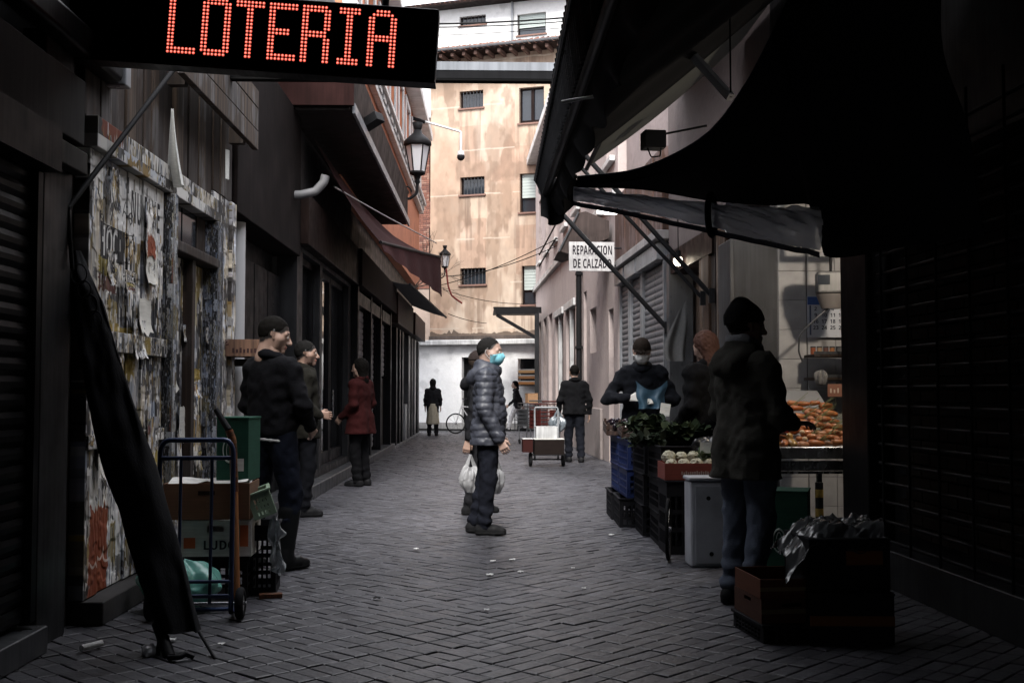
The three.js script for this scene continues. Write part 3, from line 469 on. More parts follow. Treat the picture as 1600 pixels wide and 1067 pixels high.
// ---------------------------------------------------------------- end of the lane
const beigeMap = tex(1024, (u, v) => { // render patches and old stains, in metres of the facade
  const x = -3 + u * 8, y = v * 14, a = fbm(u, v, 5, 201), b = fbm(u, v, 40, 205), st = n2(x * 7, y * .5, 0, 7) * .6 + n2(x * 22, y * 1.2, 0, 8) * .4;
  let c = [.80, .69, .585]; const mix = (d, k) => { c = c.map((q, i) => lerp(q, d[i], k)); };
  mix([.755, .60, .485], .7 * sstep(.45, .62, a));
  for (const [x0, x1, y0, y1] of [[-.72, .28, 8.2, 10.4], [-.72, .28, 5.4, 7.2], [.4, 1.3, 8.4, 11.2], [1.32, 2.2, 5.2, 6.9], [1.3, 2.3, 8.4, 9.6]]) { const e = .03 * n2(x * 9, y * 9, 0, 12); if (x > x0 + e && x < x1 - e && y > y0 + e && y < y1 - e) mix([.72, .555, .45], .55); }
  mix([.86, .78, .69], .6 * sstep(.5, .66, fbm(u, v, 7, 215)));
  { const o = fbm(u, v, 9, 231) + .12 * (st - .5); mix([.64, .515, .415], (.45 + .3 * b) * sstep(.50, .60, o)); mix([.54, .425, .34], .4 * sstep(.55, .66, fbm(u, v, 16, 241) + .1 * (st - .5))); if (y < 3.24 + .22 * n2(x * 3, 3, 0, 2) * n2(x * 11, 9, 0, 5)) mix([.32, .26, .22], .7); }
  for (const wx of [-.22, 1.75]) { const d = Math.abs(x - wx); if (d < .62) mix([.52, .42, .35], .38 * sstep(.5, .75, st) * sstep(.62, .4, d) * (y % 3.05 < 2 ? 1 : .3)); }
  const yl = Math.abs(((y + 1.2) % 1.53) - .02 - .03 * n2(x * 3, 4, 0, 3)); if (yl < .025 && n2(x * 2, Math.floor(y), 0, 6) > .45) mix([.86, .79, .7], .6);
  const g = (c[0] + c[1] + c[2]) / 3; return c.map(q => lerp(q, g, .2) * (.86 + .2 * b));
});
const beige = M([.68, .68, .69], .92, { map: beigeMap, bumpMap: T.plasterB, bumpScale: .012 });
function barsWindow(par, a, c, y0, y1, z, kind) {
  const w = new THREE.Group(); w.name = 'window'; par.add(w); B(w, 'pane', a, c, y0, y1, z - .22, z - .2, MAT.winGlass);
  B(w, 'frame', a + .003, a + .05, y0, y1, z - .198, z - .14, MAT.brown); B(w, 'frame', c - .05, c - .003, y0, y1, z - .198, z - .14, MAT.brown); B(w, 'frame', a + .052, c - .052, y1 - .05, y1 - .003, z - .198, z - .14, MAT.brown); B(w, 'sill', a - .05, c + .05, y0 - .06, y0 - .003, z - .2, z + .06, M([.16, .09, .07], .8));
  if (kind === 'bars') for (let k = 1; k < 7; k++) mesh(w, 'bar', rodG([lerp(a, c, k / 7), y0, z - .05], [lerp(a, c, k / 7), y1, z - .05], .012, .012, 6), MAT.midGrey);
  if (kind === 'blind') { const n = 8; for (let k = 0; k < n; k++) B(w, 'blind_slat', a + .06, c - .06, lerp(y1, y0, (k + 1) / n * .62) + .004, lerp(y1, y0, k / n * .62) - .006, z - .15, z - .125, M([.36, .4, .38], .6)); }
  if (kind === 'leaf') { B(w, 'mullion', (a + c) / 2 - .05, (a + c) / 2 + .05, y0, y1, z - .198, z - .13, MAT.brown); B(w, 'rail', a + .052, c - .052, y0 + .002, y0 + .12, z - .198, z - .15, MAT.brown); }
  return w;
}
{
  const b = thing('beige_house', 'tall stained beige plaster house with small barred windows', 'house', EPOS, EYAW);
  const r = (x0, y0, x1, y1) => { const a = hit(FE, x0, y1), c = hit(FE, x1, y0); return [a[0], c[0], a[1], c[1]]; };
  const W = [[...r(718, 140, 755, 170), 'bars'], [...r(719, 275, 757, 305), 'bars'], [...r(719, 418, 759, 445), 'bars'], [...r(811, 134, 850, 193), 'leaf'], [...r(812, 269, 852, 332), 'blind'], [...r(815, 414, 855, 476), 'blind']];
  const left = hit(FE, 672, 400)[0], top = hit(FE, 780, 84)[1], base = hit(FE, 750, 530)[1];
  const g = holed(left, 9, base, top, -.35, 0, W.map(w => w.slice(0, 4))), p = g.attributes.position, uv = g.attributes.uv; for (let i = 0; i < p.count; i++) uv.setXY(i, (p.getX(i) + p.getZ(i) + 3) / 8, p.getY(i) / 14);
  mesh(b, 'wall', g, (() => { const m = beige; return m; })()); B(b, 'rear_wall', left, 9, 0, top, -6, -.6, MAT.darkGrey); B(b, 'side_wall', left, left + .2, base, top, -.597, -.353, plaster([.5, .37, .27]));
  for (const [a, c, y0, y1, k] of W) barsWindow(b, a, c, y0, y1, 0, k);
  // pale ground floor
  const D = r(722, 558, 748, 690), S = r(810, 560, 850, 602), S2 = r(790, 640, 850, 668); D[2] = .02;
  mesh(b, 'ground_floor_wall', holed(left - 2.4, 9, 0, base - .02, -.3, .06, [D, S]), plaster([.93, .93, .93]));
  B(b, 'door', D[0], D[1], .02, D[3], -.2, -.15, MAT.blackPaint); B(b, 'shop_window', S[0], S[1], S[2], S[3], -.28, -.24, MAT.winGlass);
  B(b, 'cornice', left - 2.4, 9, base - .2, base - .022, .063, .34, MAT.white, .03); B(b, 'cornice_top', left, 9, base - .018, base + .12, .003, .12, M([.09, .07, .06], .9, { map: T.grime }), .01);
  B(b, 'plinth', left - 2.4, 9, 0, .22, .063, .1, M([.42, .41, .4], .9, { map: T.grime }), .01);
  // eave with rafters and tiles
  const E = .75, rg = rodG([0, 0, -.5], [0, -.16, E - .04], .05); B(b, 'eave_board', left - .3, 9, top - .02, top + .03, .003, E, MAT.brown); for (let x = left - .2; x < 5; x += .42) { const m = mesh(b, 'rafter', boxG(-.05, .05, -.14, -.022, .003, E - .06), M([.09, .055, .045], .8)); m.position.set(x, top, 0); }
  B(b, 'gutter', left - .3, 9, top + .032, top + .13, E - .06, E + .06, MAT.midGrey, .03);
  const tg = (() => { const q = new THREE.CylinderGeometry(.1, .085, .5, 8, 1, true, -Math.PI / 2, Math.PI); q.rotateX(Math.PI / 2 + .38); return uvm(q); })(), tm = [[.30, .13, .085], [.22, .11, .08], [.38, .22, .16], [.16, .09, .075]].map(c => M(c, .9, { side: THREE.DoubleSide, map: T.plaster }));
  B(b, 'roof_deck', left - .3, 9, top + .05, top + .1, -6, E - .07, MAT.brown);
  for (let rrow = 0; rrow < 3; rrow++) for (let x = left - .2, k = 0; x < 5; x += .205, k++) { const m = mesh(b, 'roof_tile', tg, tm[Math.floor(hash(k, rrow, 4) * 4)]); m.position.set(x, top + .17 + rrow * .15 + .02 * hash(k, rrow), E - .15 - rrow * .38); m.rotation.z = .1 * (hash(k, rrow, 9) - .5); m.rotation.x = .05 * (hash(k, rrow, 7) - .5); }
}
{ // white house rising behind
  const F2 = frameOf(V(0, 0, -44), EYAW), b = thing('white_house', 'white plastered house with two windows rising behind the tiled eave', 'house', V(0, 0, -44), EYAW);
  const r = (x0, y0, x1, y1) => { const a = hit(F2, x0, y1), c = hit(F2, x1, y0); return [a[0], c[0], a[1], c[1]]; }, W1 = r(718, 22, 759, 41), W2 = r(808, 18, 853, 56), top = hit(F2, 780, 6)[1];
  mesh(b, 'wall', holed(-5.5, 9, 8, top, -.3, 0, [W1, W2]), plaster([.74, .73, .72])); B(b, 'rear_wall', -5.5, 9, 8, top, -5, -.6, MAT.darkGrey);
  barsWindow(b, ...W1, 0, 'bars'); barsWindow(b, ...W2, 0, 'blind');
  mesh(b, 'downpipe', rodG([hit(F2, 801, 20)[0], 9, .06], [hit(F2, 801, 20)[0], top, .06], .05), MAT.lightGrey);
  B(b, 'eave_board', -5.5, 9, top + .003, top + .12, -.3, .6, MAT.brown); const tg = (() => { const q = new THREE.CylinderGeometry(.1, .085, .5, 8, 1, true, -Math.PI / 2, Math.PI); q.rotateX(Math.PI / 2 + .38); return uvm(q); })(), tm = [[.30, .13, .085], [.2, .1, .075], [.34, .2, .15]].map(c => M(c, .9, { side: THREE.DoubleSide }));
  for (let row = 0; row < 2; row++) for (let x = -2.6, k = 0; x < 4; x += .21, k++) { const m = mesh(b, 'roof_tile', tg, tm[Math.floor(hash(k, row, 14) * 3)]); m.position.set(x, top + .2 + row * .15, .4 - row * .38); }
  B(b, 'roof_deck', -5.5, 9, top + .125, top + .17, -5, .5, MAT.brown);
}
{ // brick house at the left end, with visible courses
  const p = at(664, 400, 40.5), b = thing('brick_house', 'narrow brick house wall between the orange and beige houses', 'house', V(p.x, 0, -40.5), EYAW);
  B(b, 'wall', -7, 1.2, 0, 11.2, -3, -.03, M([.33, .26, .22], .9, { map: T.plaster }));
  const bg = boxG(0, .23, 0, .066, -.03, .0, .003), bm = [[.25, .105, .075], [.31, .14, .1], [.2, .09, .07], [.36, .2, .15]].map(c => M(c, .9, { map: T.plaster })); let n = 0;
  for (let r = 0; n < 300 && r < 90; r++) for (let k = 0; k < 4 && n < 300; k++, n++) { const m = mesh(b, 'brick', bg, bm[Math.floor(hash(r, k, 2) * 4)]); m.position.set(-.55 + k * .242 + (r & 1) * .121, 5.0 + r * .078, .002 * hash(k, r)); }
  const rest = []; for (let r = 75; r < 80; r++) for (let k = 0; k < 4; k++) { const q = bg.clone(); q.translate(-.55 + k * .242 + (r & 1) * .121, 5.0 + r * .078, 0); rest.push(q); }
  mesh(b, 'bricks', mergeGeometries(rest), bm[0]).userData.kind = 'stuff';
  B(b, 'coping', -7, 1.25, 11.2, 11.35, -3, .1, MAT.white, .02); B(b, 'shutter_strip', .18, .42, 8.2, 10.3, .003, .05, MAT.brown); B(b, 'shutter_strip', .18, .42, 4.5, 7.2, .003, .05, MAT.brown);
}
{ // goods in the far shop window
  const y0 = hit(FE, 825, 600)[1]; const cols = [[.5, .22, .07], [.42, .2, .08], [.55, .32, .14]];
  for (let k = 0; k < 3; k++) { const a = hit(FE, 811, 599 - k * 9, .2), q = FE.localToWorld(V(a[0] + .35, a[1], .2)), b = thing('display_tray', 'orange tray of goods stacked outside the far shop window', 'tray', q, EYAW, 'orange trays at the far shop'); B(b, 'tray', -.34, .34, -.05, .05, -.14, .12, M(cols[k], .6), .03); B(b, 'lip', -.34, .34, .05, .085, .08, .12, MAT.cardWhite, .01); }
  const a = hit(FE, 826, 650, .25), q = FE.localToWorld(V(a[0], 0, .3)), b = thing('display_rack', 'low rack standing under the far shop window', 'rack', q, EYAW); for (const x of [-.4, .4]) for (const z of [-.12, .2]) mesh(b, 'leg', rodG([x, 0, z], [x, y0 - .06, z], .018), MAT.midGrey); for (const y of [.35, .8, y0 - .05]) B(b, 'shelf', -.43, .43, y - .02, y, -.15, .24, MAT.midGrey);
}
// ---------------------------------------------------------------- lanterns, CCTV arm, cables, twigs
function lantern(pos, k, label) {
  const b = thing('wall_lantern', label, 'lamp', pos), Lt = (pts, seg = 16) => uvm(new THREE.LatheGeometry(pts.map(p => new THREE.Vector2(...p).multiplyScalar(k)), seg));
  mesh(b, 'finial', Lt([[0, .98], [.06, .98], [.05, .93], [.09, 1.0], [.07, .9], [.05, .88]], 12), MAT.iron);
  mesh(b, 'roof', Lt([[.0, .9], [.06, .88], [.08, .82], [.17, .74], [.23, .68], [.235, .62], [.2, .6], [0, .6]]), MAT.iron);
  const pm = MP([.85, .86, .88], .5, { transmission: .6, thickness: 0 });
  for (let i = 0; i < 6; i++) { const a = i * Math.PI / 3, a2 = a + Math.PI / 3, q = (r, y, t) => V(Math.cos(t) * r * k, y * k, Math.sin(t) * r * k); mesh(b, 'pane', sheetG((s, t) => q(.195 - .075 * t, .6 - .43 * t, a).lerp(q(.195 - .075 * t, .6 - .43 * t, a2), s), 1, 1, .004), pm); mesh(b, 'frame_bar', rodG(q(.2, .6, a), q(.122, .16, a), .012 * k), MAT.iron); }
  mesh(b, 'base', Lt([[0, .17], [.135, .17], [.13, .13], [.06, .1], [.035, .03], [.05, .0], [.02, -.05], [0, -.06]]), MAT.iron);
  mesh(b, 'arm', tubeG([[0, -.04 * k, 0], [-.02 * k, -.2 * k, 0], [-.14 * k, -.29 * k, 0], [-.32 * k, -.24 * k, 0], [-.62 * k, -.2 * k, 0]], .025 * k, 24, 8), MAT.iron);
  mesh(b, 'scroll', tubeG(Array.from({ length: 14 }, (_, i) => { const a = i * .55, r = .105 - .005 * i; return [(-.2 + r * Math.cos(a)) * k, (-.17 + r * Math.sin(a)) * k, 0]; }), .014 * k, 40, 6), MAT.iron);
  B(b, 'wall_plate', -.68 * k, -.6 * k, -.42 * k, .08 * k, -.06 * k, .06 * k, MAT.iron, .01); return b;
}
lantern(at(652, 284, 21.5), 1.15, 'ornate black wall lantern with pale panes on the orange house');
lantern(at(695, 423, 33), .75, 'small distant black lantern beyond the burgundy awning');
{ const D = 31, b = thing('camera_arm', 'white angled pipe arm with a dome camera off the orange house', 'camera'), p = (x, y) => at(x, y, D); mesh(b, 'arm', merge([rodG(p(650, 186), p(720, 206), .03), rodG(p(720, 206), p(720, 242), .035)]), MAT.white); mesh(b, 'wall_bracket', rodG(p(640, 183), p(664, 191), .05), MAT.iron);
  const q = p(720, 245); mesh(b, 'dome', new THREE.SphereGeometry(.11, 14, 10).translate(q.x, q.y, q.z), MAT.iron); mesh(b, 'collar', rodG(p(720, 236), p(720, 244), .09, .1, 12), MAT.white); }
{
  const L = (a, c, r, sag, D1, D2) => { const p = at(...a, D1), q = at(...c, D2), m = p.clone().lerp(q, .5); m.y -= sag; tag(mesh(scene, 'overhead_cable', new THREE.TubeGeometry(new THREE.QuadraticBezierCurve3(p, m, q), 20, r, 5), MAT.cable), 'black cable strung across in front of the upper houses', 'cable', 'overhead cables'); };
  L([560, 36], [960, 20], .03, .3, 35, 35); L([560, 41], [960, 26], .02, .3, 35, 35); L([560, 58], [960, 36], .012, .2, 35, 35);
  L([690, 445], [872, 372], .012, .25, 33, 29); L([700, 432], [870, 384], .012, .3, 33, 29); L([692, 452], [838, 474], .01, .3, 33, 34); L([700, 490], [760, 505], .01, .1, 33, 36);
}
{ // bare creeper reaching out from the wall above the far awning
  const gs = []; const grow = (p, d, r, n) => { const q = p.clone().add(d); gs.push(rodG(p, q, r, r * .7, 5)); if (n <= 0) return; for (let k = 0; k < 2; k++) grow(q, d.clone().applyAxisAngle(V(0, 0, 1), rr(-.55, .55)).applyAxisAngle(V(0, 1, 0), rr(-.5, .5)).multiplyScalar(rr(.7, .9)), r * .7, n - 1); };
  const b = thing('bare_creeper', 'bare leafless twigs reaching out past the burgundy awning', 'plant'), p0 = V(-1.87, 4.3, -32.5); for (const a of [.2, .55, .95]) grow(p0, V(Math.cos(a) * .48, Math.sin(a) * .48, 0), .02, 4); mesh(b, 'branches', merge(gs), M([.1, .08, .065], .9));
}
// ---------------------------------------------------------------- overhead: added passage roof and end wall, beam, lottery sign, awnings, tarpaulin
const conc = plaster([.24, .235, .225]);
{ const b = thing('added_shade_roof', 'unseen flat roof added before the lane to darken the foreground', 'roof'); B(b, 'slab', -4.4, 5.2, 3.62, 3.9, -6.0, 16, conc); B(b, 'fascia', -4.4, 5.2, 3.4, 3.615, -4.9, -4.7, conc);  // unseen roof, added to keep sky light off the near ground
  for (let z = -3; z < 15; z += 2.4) B(b, 'joist', -4.3, 5.1, 3.45, 3.615, z - .08, z + .08, conc); }
{ const b = thing('added_end_wall', 'unseen end wall with an open doorway, added to block light from behind', 'wall'); mesh(b, 'wall', holed(-4.4, 5.2, 0, 3.6, 15.0, 15.3, [[-.9, 1.1, .01, 2.4]]), conc); B(b, 'step', -.9, 1.1, .0, .009, 15, 15.3, conc); }  // unseen wall, added to stop light coming in from behind
{ const D = 8.75, y = p => at(760, p, D).y, b = thing('steel_beam', 'grey steel beam with shade coloured black into its flanges, beside the red lettered sign', 'beam');
  B(b, 'web', -2.08, 1.0, y(113), y(100), -D, -D + .06, M([.30, .32, .35], .5, { map: T.grime, roughnessMap: T.metalR })); B(b, 'flange', -2.08, 1.0, y(126), y(113.3), -D, -D + .055, MAT.blackPaint, .004); B(b, 'bottom_flange', -2.08, 1.002, y(129), y(126.2), -D - .03, -D + .058, M([.004, .004, .004], .8)); }  // shade of the underside is put into the black flange colours
{
  const D = 6.0, o = at(679, 127, D), b = thing('lottery_sign', 'black electronic sign with red dotted lettering LOTERIA', 'sign', o); b.rotation.z = -.061;
  B(b, 'case', -2.0, 0, 0, .40, -.12, 0, M([.006, .006, .007], .35), .012); B(b, 'front_glass', -1.99, -.012, .02, .385, .0015, .006, M([.004, .004, .005], .25)); B(b, 'bottom_trim', -2.0, .004, -.012, -.002, -.12, .01, MAT.blackPaint, .006);
  B(b, 'reflection_strip', -.05, -.014, .025, .38, .007, .014, M([.02, .012, .012], .4)); mesh(b, 'hanger', rodG([-.3, .40, -.06], [-.3, .72, -.06], .02), MAT.iron); mesh(b, 'hanger', rodG([-1.7, .40, -.06], [-1.7, .62, -.06], .02), MAT.iron);  // dark red strip paints a reflection at the right end of the glass
  const G = { L: (c, r) => c < 2 || r > 13, O: (c, r) => (c < 2 || c > 5) && r > 0 && r < 15 || (r < 2 || r > 13) && c > 0 && c < 7, T: (c, r) => r < 2 || c === 3 || c === 4, E: (c, r) => c < 2 || r < 2 || r > 13 || (r === 7 || r === 8) && c < 6, R: (c, r) => c < 2 || r < 2 && c < 7 || (r === 7 || r === 8) && c < 7 || c > 5 && r > 0 && (r < 7 || r > 8), I: (c, r) => c > 0 && c < 7 && (r < 2 || r > 13) || c === 3 || c === 4, A: (c, r) => (c < 2 || c > 5) && r > 1 || r < 2 && c > 1 && c < 6 || r === 1 && (c === 1 || c === 6) || r === 7 || r === 8 };
  const led = M([.25, .02, .015], .4, { emissive: new THREE.Color(1, .13, .085), emissiveIntensity: .25 }), core = M([.5, .1, .08], .4, { emissive: new THREE.Color(1, .5, .4), emissiveIntensity: .3 }), P = .0198, dot = new THREE.SphereGeometry(.0078, 8, 4, 0, 6.284, 0, 1.57).rotateX(Math.PI / 2).scale(1, 1, .5).toNonIndexed(), dotc = new THREE.SphereGeometry(.0034, 6, 3, 0, 6.284, 0, 1.57).rotateX(Math.PI / 2).toNonIndexed();
  [...'LOTERIA'].forEach((ch, i) => { const gs = [], gc = []; for (let c = 0; c < 8; c++) for (let r = 0; r < 16; r++) if (G[ch](c, r)) { const x = -1.452 + (i * 9.03 + c + .5) * P, y = .053 + (15.5 - r) * P; gs.push(dot.clone().translate(x, y, .006)); gc.push(dotc.clone().translate(x, y, .0088)); } const m = mesh(b, 'lit_letter', mergeGeometries(gs), led); m.userData.label = 'red dotted letter ' + ch; mesh(m, 'lit_core', mergeGeometries(gc), core); });
}
const darkCloth = cloth([.010, .010, .011]), X0 = .52, H0 = 2.81;
{ // steep dark awning on the right
  const b = thing('dark_awning', 'steep black awning with ribbed front edge over the greengrocer', 'awning');
  mesh(b, 'canopy', sheetG((s, t) => V(lerp(X0, wr(8) - .05, t), lerp(H0 + .06, 4.62, t) - .05 * Math.sin(Math.PI * t) + .015 * Math.sin(s * 40) * Math.sin(Math.PI * t), lerp(-3.2, -8.6, s)), 50, 14, .004), darkCloth);
  mesh(b, 'ribbed_front', sheetG((s, t) => { const z = lerp(-3.2, -8.62, s); return V(X0 - .03 - .05 * t + .012 * Math.sin(s * 420), H0 + t * lerp(.46, .1, s * s) , z); }, 420, 3, .003), cloth([.022, .022, .024]));
  mesh(b, 'front_bar', rodG([X0, H0, -3.2], [X0, H0, -8.65], .028), MAT.darkGrey);
  mesh(b, 'valance', sheetG((s, t) => V(X0 + .035 + .02 * Math.sin(s * 60) * t + .07 * t * t, H0 - .02 - t * (.11 + .035 * Math.sin(s * 47) + .05 * n2(s * 30, 3)), lerp(-3.2, -8.6, s)), 160, 5, .004), darkCloth);
  mesh(b, 'top_edge', rodG([X0 - .085, H0 + .46, -3.2], [X0 - .085, H0 + .1, -8.62], .012), MAT.midGrey);
  mesh(b, 'end_cap', new THREE.SphereGeometry(.05, 12, 8).translate(X0 - .01, H0 + .03, -8.66), MAT.lightGrey);
  mesh(b, 'gathered_cloth', sheetG((s, t) => V(X0 - .04 + .26 * s + .02 * Math.sin(s * 14), H0 + .12 - t * (.3 + .12 * Math.sin(s * 3.1) - .12 * s), -8.62 + .05 * Math.sin(s * 12) * t), 20, 12, .006), darkCloth);
  const a = at(857, 159, 5.6), c = at(912, 147, 5.4); mesh(b, 'rod', rodG(V(X0 - .10, a.y, a.z), V(X0 + .1, c.y, c.z), .009), MAT.white);
}
{ const b = thing('green_awning', 'grey-green mesh awning behind the steep black one', 'awning'); mesh(b, 'canopy', sheetG((s, t) => V(lerp(1.05, 2.58, t), lerp(3.45, 4.72, t) - .06 * Math.sin(Math.PI * t), lerp(-8.9, -10.8, s)), 24, 12, .004), MP([.13, .14, .11], .9, { map: T.fabric, transmission: .25, thickness: 0 })); mesh(b, 'front_bar', rodG([1.05, 3.44, -8.9], [1.05, 3.44, -10.8], .022), MAT.iron); }
function curveAt(rows) { const xs = rows.map(r => r[0]); const c = new THREE.CatmullRomCurve3(rows.map(r => at(r[1], r[2], r[3])), false, 'catmullrom', .5); return s => { let k = 0; while (k < xs.length - 2 && s > xs[k + 1]) k++; return c.getPoint(clamp((k + clamp((s - xs[k]) / (xs[k + 1] - xs[k]))) / (xs.length - 1))); }; }
{
  const top = curveAt([[0, 903, 277, 8.45], [.2, 1000, 264, 8], [.4, 1100, 214, 7.5], [.55, 1160, 142, 7.1], [.68, 1205, 60, 6.75], [.715, 1220, 26, 6.7], [.85, 1300, -120, 6.2], [1, 1420, -260, 5.6]]), bot = curveAt([[0, 898, 293, 8.45], [.2, 1000, 296, 8], [.4, 1110, 314, 7.5], [.55, 1200, 321, 7.1], [.68, 1278, 325, 6.75], [.715, 1290, 400, 6.7], [.85, 1420, 385, 6.2], [1, 1540, 370, 5.6]]);
  const b = thing('black_tarpaulin', 'black tarpaulin swagged between the awning and the dark grille front', 'tarpaulin');
  mesh(b, 'sheet', sheetG((s, t) => { const p = top(s).lerp(bot(s), t), f = .16 * sstep(0, .2, s) * (n2(s * 11 + t * 4, t * 3, 0, 3) - .5) * Math.sin(t * 3.14); return p.add(V(f * .5, 0, f)); }, 70, 26, .006), cloth([.014, .014, .016]));
  mesh(b, 'hem', tubeG(Array.from({ length: 20 }, (_, i) => top(i / 19)), .012, 60, 6), M([.012, .014, .022], .5));
  const mid = curveAt([[0, 896, 303, 8.2], [.28, 1000, 318, 7.75], [.55, 1112, 336, 7.25], [.78, 1200, 350, 6.85], [1, 1279, 360, 6.45]]), pl = thing('clear_curtain', 'rolled clear plastic curtain hanging under the black tarpaulin', 'curtain');
  mesh(pl, 'plastic_roll', sheetG((s, t) => { const p = mid(s), r = lerp(.055, .125, s) * (1 - .25 * t) * (1 + .3 * (n2(s * 16 + t * 5, t * 12, 0, 5) - .5)), a = t * 9.2 + .5 * n2(s * 8, 2, 0, 4), cr = Math.abs(n2(s * 9 + t * 6, t * 34 + s * 14, 0, 6) - .5) + .5 * Math.abs(n2(s * 22 - t * 9, t * 70 - s * 25, 0, 16) - .5); return p.add(V(0, r * Math.sin(a) * (s > .6 ? 1.05 : .85) - .01 + .02 * cr, r * Math.cos(a) * .55 + .04 * cr + .004 * n2(s * 40, t * 60, 0, 8))); }, 200, 70, .0012), MP([.9, .92, .96], .06, { transmission: .55, thickness: 0, ior: 1.5 }));
  mesh(pl, 'hem_strip', sheetG((s, t) => mid(s).add(V(0, -lerp(.05, .12, s) - .035 * t - .01 * n2(s * 20, 1, 0, 3), .02)), 40, 2, .004), M([.018, .022, .04], .35));
  const q = mid(.55), st = new THREE.TorusGeometry(.112, .022, 8, 20).rotateY(1.2).scale(1, 1.15, .75).translate(q.x, q.y, q.z); mesh(pl, 'strap', st, darkCloth);
}
{ // support arms of the awnings further on
  const arm = (a, c, r, label) => tag(mesh(scene, 'support_bar', merge([rodG(a, c, r), new THREE.BoxGeometry(.06, .16, .06).translate(c.x, c.y, c.z)]), MAT.darkGrey), label, 'awning arm');
  arm(at(862, 316, 14.9), at(1042, 512, 14.9), .033, 'long black awning arm crossing in front of the hanging sign');
  arm(at(905, 232, 12.2), at(1112, 462, 12.2), .028, 'outer one of a pair of grey awning arms by the planked front'); arm(at(890, 242, 12.5), at(1098, 466, 12.5), .022, 'inner one of a pair of grey awning arms by the planked front'); }
{ const b = thing('awning_tube', 'pale unlit tube fitting slanting under the black awning', 'lamp'); mesh(b, 'tube', barG(at(1077, 80, 7.9), at(1142, 152, 7.5), .05, .05), M([.8, .8, .82], .5)); mesh(b, 'hanger', rodG(at(1077, 80, 7.9), at(1077, 80, 7.9).add(V(0, .3, 0)), .006), MAT.iron); mesh(b, 'hanger', rodG(at(1142, 152, 7.5), at(1142, 152, 7.5).add(V(0, .6, 0)), .006), MAT.iron); }
{ const c = at(1021, 221, 10), b = thing('speaker_box', 'black box with looped cable hung under the awnings', 'speaker', c, .1); B(b, 'box', -.1, .1, -.07, .09, -.09, .09, MAT.iron, .012); mesh(b, 'cable', tubeG([[-.06, -.07, .03], [-.03, -.15, .04], [.05, -.14, .04], [.06, -.07, .03]], .007, 16, 5), MAT.cable); mesh(b, 'hanger', rodG([.05, .06, 0], [.5, .16, 0], .01), MAT.iron); }
function bulb(p, label, I, size) { const b = thing('market_lamp', label, 'lamp', p); mesh(b, 'bulb', new THREE.SphereGeometry(size, 14, 10), M([.9, .9, .85], .5, { emissive: new THREE.Color(1, .86, .66), emissiveIntensity: 2 })); mesh(b, 'cap', new THREE.CylinderGeometry(size * .5, size * .6, size * 1.4, 10).translate(0, size * 1.5, 0), MAT.iron); mesh(b, 'cord', rodG([0, size * 2.1, 0], [0, size * 2 + .5, 0], .006), MAT.cable); const l = new THREE.PointLight(new THREE.Color(1, .87, .72), I, 12); l.position.set(0, -size * 1.3, 0); l.castShadow = true; l.shadow.radius = 2; b.add(l); return b; }
bulb(at(1060, 408, 13.6), 'lit bulb glowing in the dark doorway beyond the stall', .10, .06);
bulb(V(3.02, 2.45, -8.2), 'warm lit bulb hanging above the carrots', 1.1, .05);
{ const c = at(949, 331, 16.5), b = thing('strip_light', 'small bright strip light under the brown hood', 'lamp', c, .3); B(b, 'diffuser', -.16, .16, -.035, .035, -.05, .05, M([.9, .9, .9], .5, { emissive: new THREE.Color(1, .97, .95), emissiveIntensity: .6 }), .02); mesh(b, 'bracket', rodG([.16, 0, 0], [.5, .02, 0], .012), MAT.iron); const l = new THREE.PointLight(new THREE.Color(1, .96, .92), .04, 4); l.position.set(0, -.08, .08); l.castShadow = true; b.add(l); }
